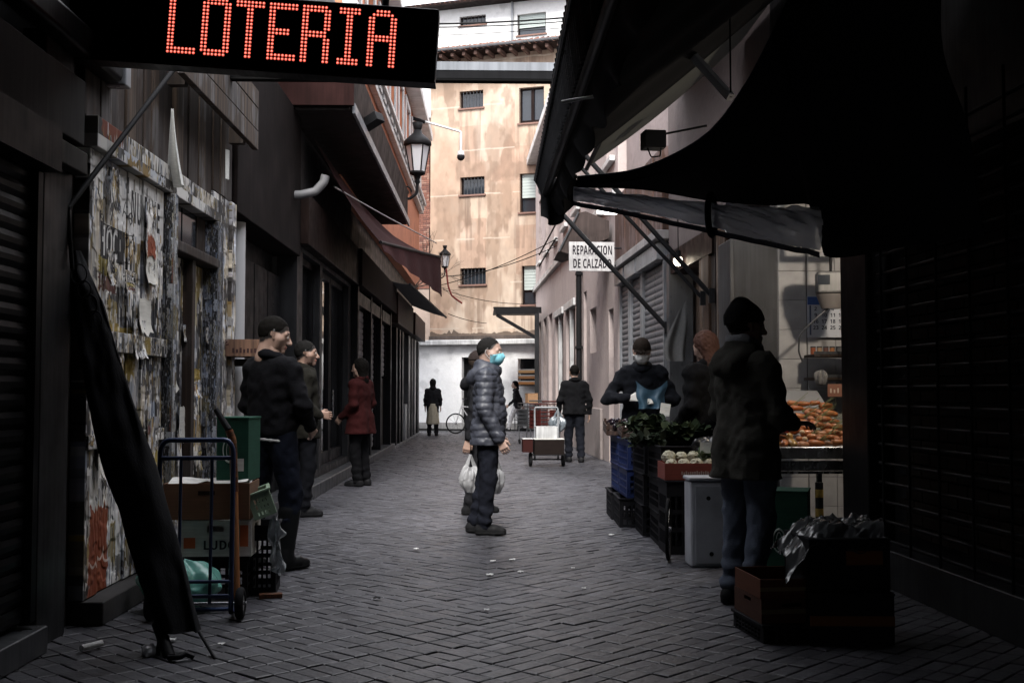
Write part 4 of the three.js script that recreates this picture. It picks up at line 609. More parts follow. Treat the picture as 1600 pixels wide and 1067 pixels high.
// ---------------------------------------------------------------- people
// naive surface nets over a signed distance field
function nets(f, lo, hi, cell) {
  const nx = Math.ceil((hi[0] - lo[0]) / cell) + 1, ny = Math.ceil((hi[1] - lo[1]) / cell) + 1, nz = Math.ceil((hi[2] - lo[2]) / cell) + 1, D = new Float32Array(nx * ny * nz), id = (i, j, k) => (k * ny + j) * nx + i;
  for (let k = 0; k < nz; k++) for (let j = 0; j < ny; j++) for (let i = 0; i < nx; i++) D[id(i, j, k)] = f(lo[0] + i * cell, lo[1] + j * cell, lo[2] + k * cell);
  const VI = new Int32Array(nx * ny * nz).fill(-1), pos = [], idx = [];
  const C = [[0, 0, 0], [1, 0, 0], [0, 1, 0], [1, 1, 0], [0, 0, 1], [1, 0, 1], [0, 1, 1], [1, 1, 1]], E = [[0, 1], [2, 3], [4, 5], [6, 7], [0, 2], [1, 3], [4, 6], [5, 7], [0, 4], [1, 5], [2, 6], [3, 7]];
  for (let k = 0; k < nz - 1; k++) for (let j = 0; j < ny - 1; j++) for (let i = 0; i < nx - 1; i++) {
    const d = C.map(c => D[id(i + c[0], j + c[1], k + c[2])]); let m = 0; for (let q = 0; q < 8; q++) if (d[q] < 0) m |= 1 << q; if (m === 0 || m === 255) continue;
    let x = 0, y = 0, z = 0, n = 0; for (const [a, b] of E) if ((d[a] < 0) !== (d[b] < 0)) { const t = d[a] / (d[a] - d[b]); x += lerp(C[a][0], C[b][0], t); y += lerp(C[a][1], C[b][1], t); z += lerp(C[a][2], C[b][2], t); n++; }
    VI[id(i, j, k)] = pos.length / 3; pos.push(lo[0] + (i + x / n) * cell, lo[1] + (j + y / n) * cell, lo[2] + (k + z / n) * cell);
  }
  const quad = (a, b, c, d, flip) => { if (a < 0 || b < 0 || c < 0 || d < 0) return; flip ? idx.push(a, c, b, a, d, c) : idx.push(a, b, c, a, c, d); };
  for (let k = 1; k < nz - 1; k++) for (let j = 1; j < ny - 1; j++) for (let i = 1; i < nx - 1; i++) {
    const s = D[id(i, j, k)] < 0;
    if (s !== D[id(i + 1, j, k)] < 0) quad(VI[id(i, j - 1, k - 1)], VI[id(i, j, k - 1)], VI[id(i, j, k)], VI[id(i, j - 1, k)], !s);
    if (s !== D[id(i, j + 1, k)] < 0) quad(VI[id(i - 1, j, k - 1)], VI[id(i - 1, j, k)], VI[id(i, j, k)], VI[id(i, j, k - 1)], !s);
    if (s !== D[id(i, j, k + 1)] < 0) quad(VI[id(i - 1, j - 1, k)], VI[id(i, j - 1, k)], VI[id(i, j, k)], VI[id(i - 1, j, k)], !s);
  }
  const g = new THREE.BufferGeometry(); g.setAttribute('position', new THREE.Float32BufferAttribute(pos, 3)); g.setIndex(idx); g.computeVertexNormals();
  const uv = new Float32Array(pos.length / 3 * 2); for (let q = 0; q < pos.length / 3; q++) { uv[2 * q] = pos[3 * q] + pos[3 * q + 2] * .7; uv[2 * q + 1] = pos[3 * q + 1]; } g.setAttribute('uv', new THREE.BufferAttribute(uv, 2)); return g;
}
const smin = (a, b, k) => { const h = Math.max(k - Math.abs(a - b), 0) / k; return Math.min(a, b) - h * h * k * .25; };
function cap(x, y, z, a, b, ra, rb, fz = 1) {
  const bx = b[0] - a[0], by = b[1] - a[1], bz = (b[2] - a[2]) / fz, px = x - a[0], py = y - a[1], pz = (z - a[2]) / fz, L = bx * bx + by * by + bz * bz || 1e-9, t = clamp((px * bx + py * by + pz * bz) / L);
  return (Math.hypot(px - bx * t, py - by * t, pz - bz * t) - lerp(ra, rb, t)) * (fz < 1 ? .85 : 1);
}
const ell = (x, y, z, c, r) => { const a = (x - c[0]) / r[0], b = (y - c[1]) / r[1], d = (z - c[2]) / r[2], k = Math.hypot(a, b, d); return (k - 1) * Math.min(...r); };
const field = (prims, k) => (x, y, z) => { let d = 9; for (const p of prims) d = smin(d, cap(x, y, z, ...p), k); return d; };
function bounds(prims, pad) { const lo = [9, 9, 9], hi = [-9, -9, -9]; for (const [a, b, ra, rb] of prims) for (const [p, r] of [[a, ra], [b, rb]]) for (let k = 0; k < 3; k++) { lo[k] = Math.min(lo[k], p[k] - r - pad); hi[k] = Math.max(hi[k], p[k] + r + pad); } return [lo, hi]; }
// head about its own centre, looking along +z
const headF = (x, y, z) => {
  const ax = Math.abs(x); let d = ell(x, y, z, [0, .028, -.012], [.076, .094, .097]);
  d = smin(d, cap(x, y, z, [0, -.03, .03], [0, -.088, .062], .052, .026), .035); d = smin(d, cap(ax, y, z, [.052, -.02, .028], [.04, -.068, .02], .026, .022), .03);
  d = smin(d, cap(ax, y, z, [.012, .026, .079], [.046, .022, .066], .011, .010), .018);                                   // brow
  d = smin(d, cap(x, y, z, [0, .012, .086], [0, -.03, .108], .008, .0135), .012); d = smin(d, cap(ax, y, z, [.008, -.034, .096], [.013, -.034, .091], .009, .007), .01);   // nose
  d = Math.max(d, -(Math.hypot(ax - .031, y - .004, z - .096) - .016) + 0); d = smin(d, Math.hypot(ax - .031, y - .003, z - .078) - .0125, .004);                               // eyes in sockets
  d = smin(d, cap(ax, y, z, [0, -.056, .088], [.02, -.059, .078], .0075, .004), .006); d = smin(d, cap(ax, y, z, [0, -.068, .086], [.017, -.066, .078], .008, .004), .006); // lips
  d = smin(d, cap(ax, y, z, [.076, .018, -.012], [.074, -.022, -.004], .016, .009, .55), .01);                              // ears
  return smin(d, cap(x, y, z, [0, -.05, -.03], [0, -.16, -.035], .052, .056), .03);
};
const hairF = style => (x, y, z) => {
  const ax = Math.abs(x), nz = .004 * (n3(x * 90, y * 60, z * 90) - .5);
  if (style === 'beanie') { const d = ell(x, y, z, [0, .03, -.014], [.092, .108, .112]); return Math.max(smin(d, cap(x, y, z, [0, .07, -.03], [0, .125, -.035], .06, .03), .06), -(y - (.022 + .12 * z))) + nz; }
  if (style === 'cap') { let d = Math.max(ell(x, y, z, [0, .03, -.012], [.086, .104, .107]), -(y - .03)); return Math.min(d, Math.max(ell(x, y, z, [0, .032, .1], [.075, .012, .07]), .0)) + nz; }
  let d = ell(x, y, z, [0, .03, -.016], style === 'bun' || style === 'long' ? [.09, .106, .108] : [.0782, .0966, .0994]);
  let line = style === 'receding' ? .6 * z + .016 + .5 * Math.max(0, z - .01) : style === 'buzz' ? .72 * z - .004 : .8 * z - .012;
  if (style === 'long' || style === 'bun') line = z > .03 ? .05 : -.2;
  line += .012 + .026 * (n3(x * 55, y * 30, z * 55) - .5); d = Math.max(d, -(y - line)); if (style !== 'long' && style !== 'bun') d = Math.max(d, -(Math.hypot(ax - .08, y + .005, (z + .006) * .8) - .03));
  if (style === 'long') d = smin(d, cap(x, y, z, [0, .0, -.05], [0, -.15, -.07], .085, .075, .7), .03); if (style === 'bun') d = smin(d, cap(x, y, z, [0, -.02, -.075], [0, -.05, -.085], .05, .05), .03);
  return d + nz * (style === 'long' || style === 'bun' ? 3 : 1);
};
const skinM = (c) => MP(c, .55, { vertexColors: true, sheen: .15, sheenColor: new THREE.Color(.5, .3, .25) });
function handG(wr0, dir, side, curl, palmN, cell) { // side +1 left, -1 right
  const d = V(...dir).normalize(), n = V(...palmN).addScaledVector(d, -V(...palmN).dot(d)).normalize(), t = d.clone().cross(n).multiplyScalar(1), q = (a, b, c) => { const v = V(...wr0).addScaledVector(d, a).addScaledVector(t, b).addScaledVector(n, c); return [v.x, v.y, v.z]; };
  const P = []; for (let i = 0; i < 4; i++) { const b = (i - 1.5) * .0205; P.push([q(.0, b * .6, 0), q(.088, b, .0), .0145, .0115]); }
  const fing = []; [.066, .078, .073, .057].forEach((L, i) => { const b = (i - 1.5) * .0215; let a = [.088, 0], ang = curl * .55; const pts = [q(a[0], b, a[1])]; for (let k = 0; k < 3; k++) { const l = L * [.44, .32, .24][k]; a = [a[0] + l * Math.cos(ang), a[1] + l * Math.sin(ang)]; pts.push(q(a[0], b, a[1])); ang += curl * .8; } for (let k = 0; k < 3; k++) fing.push([pts[k], pts[k + 1], .0095 - .001 * k, .0088 - .001 * k]); });
  const s = side; fing.push([q(.02, -s * .026, .006), q(.052, -s * .05, .018), .0135, .0105], [q(.052, -s * .05, .018), q(.084, -s * .052, .026 + .01 * curl), .0105, .0085]);
  const palm = field(P, .018), F = field(fing, .003), all = [...P, ...fing], [lo, hi] = bounds(all, .012); return nets((x, y, z) => smin(palm(x, y, z), F(x, y, z), .008), lo, hi, cell);
}
function paintG(g, fn) { const p = g.attributes.position, c = new Float32Array(p.count * 3); for (let i = 0; i < p.count; i++) { const q = fn(p.getX(i), p.getY(i), p.getZ(i)); c.set(q, i * 3); } g.setAttribute('color', new THREE.BufferAttribute(c, 3)); return g; }
function person(o) {
  const b = thing('person', o.label, 'person', o.pos, o.yaw), k = (o.h || 1.75) / 1.75; b.scale.setScalar(k); const LOD = o.lod || 1;
  const ln = o.lean || 0, rot = (p) => { const y = p[1] - .95, c = Math.cos(ln), s = Math.sin(ln); return p[1] > .95 ? [p[0], .95 + y * c - p[2] * s, p[2] * c + y * s] : p; };
  const J = { sh: [[.175, 1.41, -.01], [-.175, 1.41, -.01]].map(rot), hip: [[.09, .93, 0], [-.09, .93, 0]], el: o.el || [[.235, 1.13, -.03], [-.235, 1.13, -.03]], wr: o.wr || [[.24, .87, .05], [-.24, .87, .05]], kn: o.kn || [[.105, .5, .02], [-.105, .5, .02]], an: o.an || [[.11, .085, -.03], [-.11, .085, -.03]], toe: o.toe || [[.04, .13], [-.04, .13]] };
  const fat = o.fat || 0, R = rot, torso = (e) => [[R([-.10, 1.385, -.01]), R([.10, 1.385, -.01]), .075 + e, .075 + e], [R([-.065, 1.28, 0]), R([-.055, 1.1, .01]), .118 + e, .105 + e + fat, .85], [R([.065, 1.28, 0]), R([.055, 1.1, .01]), .118 + e, .105 + e + fat, .85], [[-.055, 1.06, .01 + fat * .3], [-.06, .95, -.01], .108 + e + fat, .105 + e, .9], [[.055, 1.06, .01 + fat * .3], [.06, .95, -.01], .108 + e + fat, .105 + e, .9]];
  const arms = (e, f = 1) => [0, 1].flatMap(i => [[J.sh[i], J.el[i], .058 + e, .046 + e], [J.el[i], J.wr[i].map((v, q) => lerp(J.el[i][q], v, f)), .045 + e, .032 + e * .8]]);
  const legs = (e, f = 1) => [0, 1].flatMap(i => [[J.hip[i], J.kn[i], .088 + e, .058 + e], [J.kn[i], J.an[i].map((v, q) => lerp(J.kn[i][q], v, f)), .058 + e, .045 + e * 1.2]]);
  // continuous body with its own finer head and hands
  const neckTop = R([0, 1.5, .005]), hc = R([0, 1.632, .015]).map((v, i) => v + (o.headShift || [0, 0, 0])[i]);
  const core = [...torso(-.012), ...arms(-.004), ...legs(-.01), [R([0, 1.40, -.015]), [lerp(neckTop[0], hc[0], .5), lerp(neckTop[1], hc[1], .5), lerp(neckTop[2], hc[2], .5) - .015], .062, .05]];
  const bb = bounds(core, .03), gs = [nets(field(core, .05), bb[0], bb[1], .02 * LOD)];
  const hm = new THREE.Matrix4().makeRotationFromEuler(new THREE.Euler(o.headPitch || 0, o.headYaw || 0, o.headRoll || 0, 'YXZ')).scale(V(1.1, 1.1, 1.1)).setPosition(...hc);
  const sk = (o.skin || [.42, .24, .17]).map((v, i) => v * [.72, .82, .9][i]), hg = nets(headF, [-.11, -.2, -.13], [.11, .15, .14], .005 * LOD);
  paintG(hg, (x, y, z) => { const ax = Math.abs(x), eye = Math.hypot(ax - .031, y - .003, z - .085) < .013, lip = y < -.05 && y > -.074 && ax < .022 && z > .078, brow = Math.abs(y - .03 + ax * .05) < .0055 && ax > .012 && ax < .05 && z > .062; const hl = o.hair === 'receding' ? .6 * z + .016 + .5 * Math.max(0, z - .01) : .72 * z - .004, hs = ['buzz', 'receding', 'cap', 'beanie'].includes(o.hair) && z < .085 && !(ax > .07 && y < .02 && y > -.03 && z > -.03) ? sstep(-.016, .006, y - hl + .016 * (n3(x * 60, y * 60, z * 60) - .5)) : 0; let m = eye ? (Math.hypot(ax - .031, y - .003) < .0058 ? [.03, .025, .02] : [.5, .46, .43]) : brow ? [.05, .035, .03] : lip ? [sk[0] * .85, sk[1] * .55, sk[2] * .55] : sk.map((v, i) => v * (.92 + .16 * n3(x * 40, y * 40, z * 40)) * (o.beard && y < -.03 && z > -.02 && !(ax < .02 && y > -.05) ? [.62, .62, .65][i] : 1)); if (hs > 0) m = m.map((v, i) => lerp(v, [.007, .006, .0055][i], hs)); return m; });
  hg.applyMatrix4(hm); gs.push(hg);
  for (const i of [0, 1]) { const w = J.wr[i], e = J.el[i], dir = (o.hdir && o.hdir[i]) || [w[0] - e[0], w[1] - e[1], w[2] - e[2]]; gs.push(handG(w, dir, i ? -1 : 1, o.curl ? o.curl[i] : .55, (o.palm && o.palm[i]) || [i ? 1 : -1, 0, .25], .0045 * LOD)); }
  for (const g of gs) if (!g.attributes.color) paintG(g, () => o.glove && g !== gs[0] ? o.glove : sk);
  mesh(b, 'body', mergeGeometries(gs), skinM([1, 1, 1]));
  // clothes
  const fold = (x, y, z, a = .011) => a * (n3(x * 14 + 3, y * 20, z * 14) - .5) + a * .7 * (n3(x * 34, y * 30 + x * 12, z * 34) - .5);
  const th = o.coat || .026, hem = o.hem ?? .82, flare = o.flare || 0;
  const tp = [...torso(th), ...arms(th * .6, .96)]; if (hem < .92) tp.push([[-.07, .95, -.005], [-.08 - flare, hem, -.005], .11 + th, .115 + th + flare], [[.07, .95, -.005], [.08 + flare, hem, -.005], .11 + th, .115 + th + flare]);
  const tf = field(tp, .022), ph = o.puff ? (x, y, z) => { const w = Math.abs(Math.sin(Math.PI * (y + .12 * Math.abs(x) * (Math.abs(x) < .16 ? 1 : 0) + .016 * (n3(x * 7, y * 9, z * 7) - .5)) / .062)); return -.011 * Math.pow(w, .38) + .007 + fold(x, y, z, .014); } : (x, y, z) => fold(x, y, z, o.foldA || .019) + .010 * Math.sin(y * 46 + 5 * n3(x * 6, y * 4, z * 6)) * sstep(.14, .2, Math.abs(x)) * .5;
  const tb = bounds(tp, .03);
  mesh(b, o.topName || 'jacket', nets((x, y, z) => { let d = tf(x, y, z) + ph(x, y, z); d = Math.max(d, hem - y); const hx = Math.hypot(x - neckTop[0], (z - neckTop[2] + .005) * 1.05); return Math.max(d, Math.min(y - R([0, 1.455, 0])[1], .062 - hx)); }, tb[0], [tb[1][0], tb[1][1] + .05, tb[1][2]], (o.puff ? .0085 : .0125) * LOD), o.top);
  const cy = R([0, 1.46, -.01]), ch = o.collar ?? .05; // collar / hood
  const ring = Array.from({ length: 13 }, (_, i) => { const a = i / 12 * Math.PI * 2; return [cy[0] + .075 * Math.sin(a), cy[1] + .012 - .03 * Math.cos(a) + (o.hood ? .02 : 0), cy[2] + .006 + .078 * Math.cos(a)]; });
  const cp = []; for (let i = 0; i < 12; i++) cp.push([ring[i], ring[i + 1], ch * .5, ch * .5]); if (o.hood) { cp.push([[cy[0] - .075, cy[1] - .02, cy[2] - .10], [cy[0] + .075, cy[1] - .02, cy[2] - .10], .05, .05], [[cy[0] - .05, cy[1] - .075, cy[2] - .135], [cy[0] + .05, cy[1] - .075, cy[2] - .135], .05, .05], [[cy[0] - .1, cy[1] - .0, cy[2] - .04], [cy[0] - .06, cy[1] - .05, cy[2] - .13], .045, .045], [[cy[0] + .1, cy[1] - .0, cy[2] - .04], [cy[0] + .06, cy[1] - .05, cy[2] - .13], .045, .045]); }
  const cb = bounds(cp, .03), cfF = field(cp, .05); mesh(b, o.hood ? 'hood' : 'collar', nets((x, y, z) => cfF(x, y, z) + fold(x, y, z, .009), cb[0], cb[1], .009 * LOD), o.collarMat || o.top);
  if (o.skirt) { const sp = [[[0, .95, 0], [0, o.skirt, 0], .15, .21]], f = field(sp, .02); mesh(b, 'skirt', nets((x, y, z) => Math.max(f(x, y, z) + .012 * Math.sin(Math.atan2(z, x) * 9) * sstep(.95, .5, y), o.skirt - y, y - 1), [-.28, o.skirt - .03, -.28], [.28, 1.05, .28], .014 * LOD), o.skirtMat); }
  const lp = [...legs(.019, .97), [[-.06, .97, -.005], [.06, .97, -.005], .118, .118, .95]], lf = field(lp, .03), lb = bounds(lp, .03);
  mesh(b, 'trousers', nets((x, y, z) => Math.max(lf(x, y, z) + fold(x, y, z, .02) + .009 * Math.sin(y * 60 + 6 * n3(x * 8, y * 5, z * 8)) * sstep(.42, .15, y), (o.boots ? .32 : .045) - y, y - 1.02), lb[0], lb[1], .0125 * LOD), o.legsMat);
  const sm0 = o.shoe || M([.012, .012, .013], .5);
  for (const i of [0, 1]) { const a = J.an[i], t = J.toe[i], y0 = a[1] - .085, fwd = V(t[0] * .4, 0, t[1]).normalize(), P = (f, y) => [a[0] + fwd.x * f, y0 + y, a[2] + fwd.z * f]; const pr = [[P(-.045, .045), P(.09, .043), .043, .046], [P(.09, .043), P(.165, .034), .046, .034], [P(-.02, .05), P(-.01, .1), .05, .05]]; if (o.boots) pr.push([P(-.01, .08), [lerp(a[0], J.kn[i][0], .75), lerp(a[1], J.kn[i][1], .75), lerp(a[2], J.kn[i][2], .75) - .005], .056, .078]); const f = field(pr, .03), q = bounds(pr, .02); mesh(b, o.boots ? 'boot' : 'shoe', nets((x, y, z) => Math.max(Math.min(f(x, y, z), Math.max(f(x, y, z) - .007, y - y0 - .024)) + (o.boots ? .004 * (n3(x * 20, y * 25, z * 20) - .5) : 0), y0 + .002 - y), q[0], q[1], .008 * LOD), sm0); }
  if (o.hair) { const f = hairF(o.hair), g = nets(f, [-.13, -.26, -.17], [.13, .2, .19], .006 * LOD); g.applyMatrix4(hm); mesh(b, { beanie: 'beanie', cap: 'cap' }[o.hair] || 'hair', g, o.hairMat); }
  if (o.hair === 'cap' || o.hair === 'beanie') { const g = nets(hairF('buzz'), [-.13, -.14, -.15], [.13, .03, .15], .006 * LOD); g.applyMatrix4(hm); mesh(b, 'hair', g, o.underHair || M([.03, .022, .018], .8)); }
  if (o.mask) { const g = nets((x, y, z) => { const d = headF(x, y, z) - .006; const bulge = Math.max(ell(x, y, z, [0, -.045, .062], [.062, .058, .056]), -.1); let q = Math.min(d, bulge); q = Math.max(q, y - .002 + .25 * Math.abs(x) - .006 * Math.sin(y * 260) * .0, -.1 - y, .012 - z); return q; }, [-.09, -.11, -.0], [.09, .02, .135], .005 * LOD); g.applyMatrix4(hm); mesh(b, 'face_mask', g, o.mask); const lp2 = [1, -1].map(s => tubeG([[.058 * s, -.02, .04], [.074 * s, .0, .015], [.084 * s, .02, -.02], [.082 * s, -.01, -.03], [.06 * s, -.075, .03]], .0022, 18, 5)); const e = merge(lp2); e.applyMatrix4(hm); mesh(b, 'ear_loops', e, MAT.white); }
  if (o.scarf) { const f = field(ring.slice(0, 12).map((p, i) => [[p[0] * 1.0, p[1] + .03, p[2]], [ring[i + 1][0], ring[i + 1][1] + .03, ring[i + 1][2]], .034, .034]), .02); mesh(b, 'scarf', nets((x, y, z) => f(x, y, z) + fold(x, y, z, .018), [-.18, cy[1] - .08, cy[2] - .18], [.18, cy[1] + .12, cy[2] + .18], .009), o.scarf); }
  if (o.belt) { const P = []; for (let i = 0; i < 20; i++) { const f = i2 => { const a = i2 / 20 * 6.2832; return [.172 * Math.cos(a), o.belt + .006 * Math.sin(a * 3), -.005 + .132 * Math.sin(a)]; }; P.push([f(i), f(i + 1), .010, .010]); } const f = field(P, .01), q = bounds(P, .02); mesh(b, 'shirt_hem', nets((x, y, z) => f(x, y, z), q[0], q[1], .008), MAT.white); }
  return b;
}
const gp = (px, py) => onGround(px, py);
const dk = cloth([.010, .010, .012]), navy = cloth([.014, .017, .030]), denim = cloth([.022, .028, .044]), darkHair = MP([.004, .0035, .003], .85, { specularIntensity: .12 }), greyHair = MP([.009, .0085, .008], .85, { specularIntensity: .15 });
const H = Math.PI;
// the masked man in the middle of the lane, seen from his right side
person({ label: 'man in a quilted dark blue jacket and blue face mask standing in the lane', pos: gp(763, 834), yaw: H / 2 - .1, h: 1.74, hair: 'receding', hairMat: greyHair, mask: M([.16, .43, .52], .8, { map: T.fabric }), headYaw: -.05, headPitch: .06, puff: true, coat: .04, hem: .80, fat: .02, hood: true, collar: .07, top: MP([.036, .039, .052], .5, { specularIntensity: .7, map: T.fabric }), legsMat: cloth([.007, .008, .013]),
  an: [[.085, .085, -.13], [-.08, .085, -.03]], kn: [[.10, .5, -.04], [-.095, .5, .01]], toe: [[.05, .13], [-.02, .13]], el: [[.25, 1.13, -.02], [-.255, 1.13, -.01]], wr: [[.25, .87, .08], [-.245, .86, .12]], skin: [.46, .27, .20] });
// someone half hidden behind him with carrier bags
person({ label: 'person in black mostly hidden behind the masked man, carrying white bags', pos: gp(747, 803), yaw: H / 2 + .05, h: 1.68, hair: 'cap', hairMat: M([.02, .015, .014], .8), top: dk, hem: .8, legsMat: cloth([.012, .012, .014]), hood: true, wr: [[.25, .82, .12], [-.24, .80, -.12]], el: [[.24, 1.1, 0], [-.24, 1.1, -.06]], lod: 1.3, kn: [[.1, .5, .06], [-.1, .5, -.02]], an: [[.1, .085, .04], [-.1, .085, -.1]] });
// man in rubber boots, back turned
person({ label: 'man in a black sweater and rubber boots with his back turned beside the hand truck', pos: V(-1.50, 0, -8.2), yaw: H - .62, h: 1.80, hair: 'buzz', hairMat: darkHair, headYaw: -.75, headPitch: .22, top: cloth([.005, .005, .0065]), topName: 'sweater', hem: .93, collar: .03, coat: .03, fat: .015, legsMat: cloth([.007, .009, .017]), boots: true, shoe: M([.012, .0125, .013], .3), belt: .90, skin: [.42, .24, .17],
  an: [[.10, .085, -.14], [-.17, .085, -.02]], kn: [[.105, .5, -.02], [-.15, .5, .04]], el: [[.27, 1.14, .02], [-.27, 1.14, .02]], wr: [[.16, .98, .2], [-.16, .98, .22]] });
// man in olive jacket leaning by the glass shop
person({ label: 'man in a dark olive jacket looking sideways beside the glass shop', pos: gp(474, 806), yaw: H / 2 + .35, h: 1.78, hair: 'buzz', hairMat: greyHair, headYaw: -.15, top: cloth([.015, .014, .011]), hem: .78, coat: .035, collar: .06, legsMat: cloth([.006, .0065, .009]), skin: [.4, .22, .15], beard: true, el: [[.25, 1.13, -.02], [-.27, 1.10, -.07]], wr: [[.24, .88, .08], [-.2, 1.02, .11]], hdir: [null, [.1, -.1, 1]].map(v => v || [0, -1, .15]), lod: 1.15 });
// woman in dark red coat
person({ label: 'person in a dark red coat and black hat facing the shutters', pos: gp(562, 759), yaw: -H / 2 - .45, h: 1.70, hair: 'long', hairMat: darkHair, top: cloth([.028, .005, .005]), topName: 'coat', hem: .72, coat: .035, flare: .02, legsMat: cloth([.004, .004, .005]), lod: 1.35, wr: [[.2, .95, .18], [-.2, .95, .18]] });
// far woman in pale skirt
person({ label: 'woman in a black top and long cream skirt walking far down the lane', pos: gp(676, 681), yaw: H, h: 1.62, hair: 'long', hairMat: darkHair, top: dk, hem: .92, legsMat: dk, skirt: .36, skirtMat: cloth([.40, .36, .28]), lod: 1.9 });
// far walker
person({ label: 'person in a black jacket and pale trousers striding past the white wall', pos: at(808, 668, 36).setY(0), yaw: -H / 2, h: 1.6, hair: 'bun', hairMat: darkHair, top: dk, hem: .8, legsMat: cloth([.34, .34, .36]), lod: 1.9, kn: [[.09, .52, .2], [-.09, .5, -.06]], an: [[.09, .10, .30], [-.09, .13, -.30]], wr: [[.24, .92, .3], [-.24, .9, -.2]], el: [[.24, 1.13, .08], [-.24, 1.13, -.12]], lean: .1 });
// man with the trolley
person({ label: 'man in black walking away beside the loaded trolley', pos: gp(898, 722), yaw: H + .08, h: 1.74, hair: 'buzz', hairMat: darkHair, top: cloth([.005, .005, .006]), hem: .86, coat: .03, fat: .015, legsMat: cloth([.007, .008, .012]), lod: 1.5, el: [[.27, 1.12, -.02], [-.27, 1.12, -.02]], wr: [[.29, .86, .1], [-.28, .86, .03]], an: [[.1, .085, .05], [-.1, .085, -.12]], kn: [[.1, .5, .06], [-.1, .5, -.01]] });
// stallholder with mask and gloves
person({ label: 'stallholder in white mask and gloves opening a blue bag behind the stall', pos: V(1.80, 0, -12.3), yaw: -.15, h: 1.84, hair: 'cap', hairMat: M([.02, .015, .012], .8), underHair: darkHair, mask: M([.55, .55, .53], .8), headPitch: .38, lean: .12, top: cloth([.008, .009, .012]), hem: .8, coat: .036, foldA: .026, legsMat: dk, glove: [.62, .60, .55], lod: 1.2, el: [[.33, 1.12, .06], [-.36, 1.13, .06]], wr: [[.16, 1.10, .27], [-.12, 1.14, .27]], hdir: [[-.6, .2, .6], [.6, .1, .6]], curl: [1.2, 1.2] });
// customer with reddish hair
person({ label: 'customer with reddish hair and long black coat bending over the stall', pos: V(2.02, 0, -9.75), yaw: H + .55, h: 1.78, hair: 'long', hairMat: MP([.075, .035, .025], .8, { specularIntensity: .4 }), headPitch: .2, top: cloth([.008, .008, .009]), topName: 'coat', hem: .5, flare: .04, coat: .04, collar: .06, legsMat: dk, lean: .06, wr: [[.2, .95, .2], [-.2, .95, .2]] });
// customer in jeans and beanie
person({ label: 'customer in a black beanie, dark hooded coat and jeans reaching to the carrots', pos: V(1.60, 0, -6.68), yaw: H - 1.05, h: 1.78, hair: 'beanie', hairMat: cloth([.008, .008, .009]), underHair: greyHair, headYaw: -.3, scarf: cloth([.2, .205, .22]), hood: true, collar: .06, top: cloth([.05, .048, .042]), hem: .74, coat: .036, legsMat: cloth([.085, .1, .135]), skin: [.36, .2, .14], el: [[.25, 1.13, .03], [-.245, 1.10, .04]], wr: [[.12, 1.02, .26], [-.10, 1.06, .29]], hdir: [null, [-.1, .02, 1]].map(v => v || [0, -.3, 1]), palm: [[-1, 0, 0], [0, -1, 0]], an: [[.1, .085, -.02], [-.1, .085, -.06]] });
// ---------------------------------------------------------------- goods, boxes, trolleys
function carton(name, label, cat, pos, yaw, w, h, d, mat, o = {}) { // open-topped box: four walls, base, optional flaps
  const b = thing(name, label, cat, pos, yaw, o.group), t = o.t || .008, e = .0015;
  B(b, 'base', -w / 2 + t, w / 2 - t, 0, t, -d / 2 + t, d / 2 - t, mat);
  const wall = (x0, x1, z0, z1, side) => { const wid = Math.max(x1 - x0, z1 - z0); if (!o.hole) return B(b, 'side', x0, x1, 0, h, z0, z1, mat, e); const al = (x1 - x0) > (z1 - z0); const g = holed(-wid / 2, wid / 2, 0, h, 0, t, [[-.05, .05, h * .68, h * .85]]); if (!al) { g.rotateY(Math.PI / 2); g.translate(x0, 0, (z0 + z1) / 2); } else g.translate((x0 + x1) / 2, 0, z0); return mesh(b, 'side', g, mat); };
  wall(-w / 2, w / 2, d / 2 - t, d / 2); wall(-w / 2, w / 2, -d / 2, -d / 2 + t); wall(-w / 2, -w / 2 + t, -d / 2 + t, d / 2 - t); wall(w / 2 - t, w / 2, -d / 2 + t, d / 2 - t);
  if (o.flaps) { const fl = (p0, p1, q) => mesh(b, 'flap', sheetG((s, v) => p0.clone().lerp(p1, s).addScaledVector(q, v).add(V(0, .01 * Math.sin(v * 3), 0)), 4, 4, .004), mat); fl(V(-w / 2, h, d / 2), V(w / 2, h, d / 2), V(0, .04, .07)); fl(V(-w / 2, h, -d / 2), V(w / 2, h, -d / 2), V(0, .07, -.03)); fl(V(w / 2, h, -d / 2), V(w / 2, h, d / 2), V(.07, .05, 0)); }
  if (o.lid) B(b, 'lid', -w / 2 - .004, w / 2 + .004, h - .001, h + .012, -d / 2 - .004, d / 2 + .004, o.lidMat || mat, .003);
  if (o.tape) B(b, 'tape', -w / 2 - .001, w / 2 + .001, h * .4, h * .6, d / 2 + .001, d / 2 + .0025, o.tape);
  return b;
}
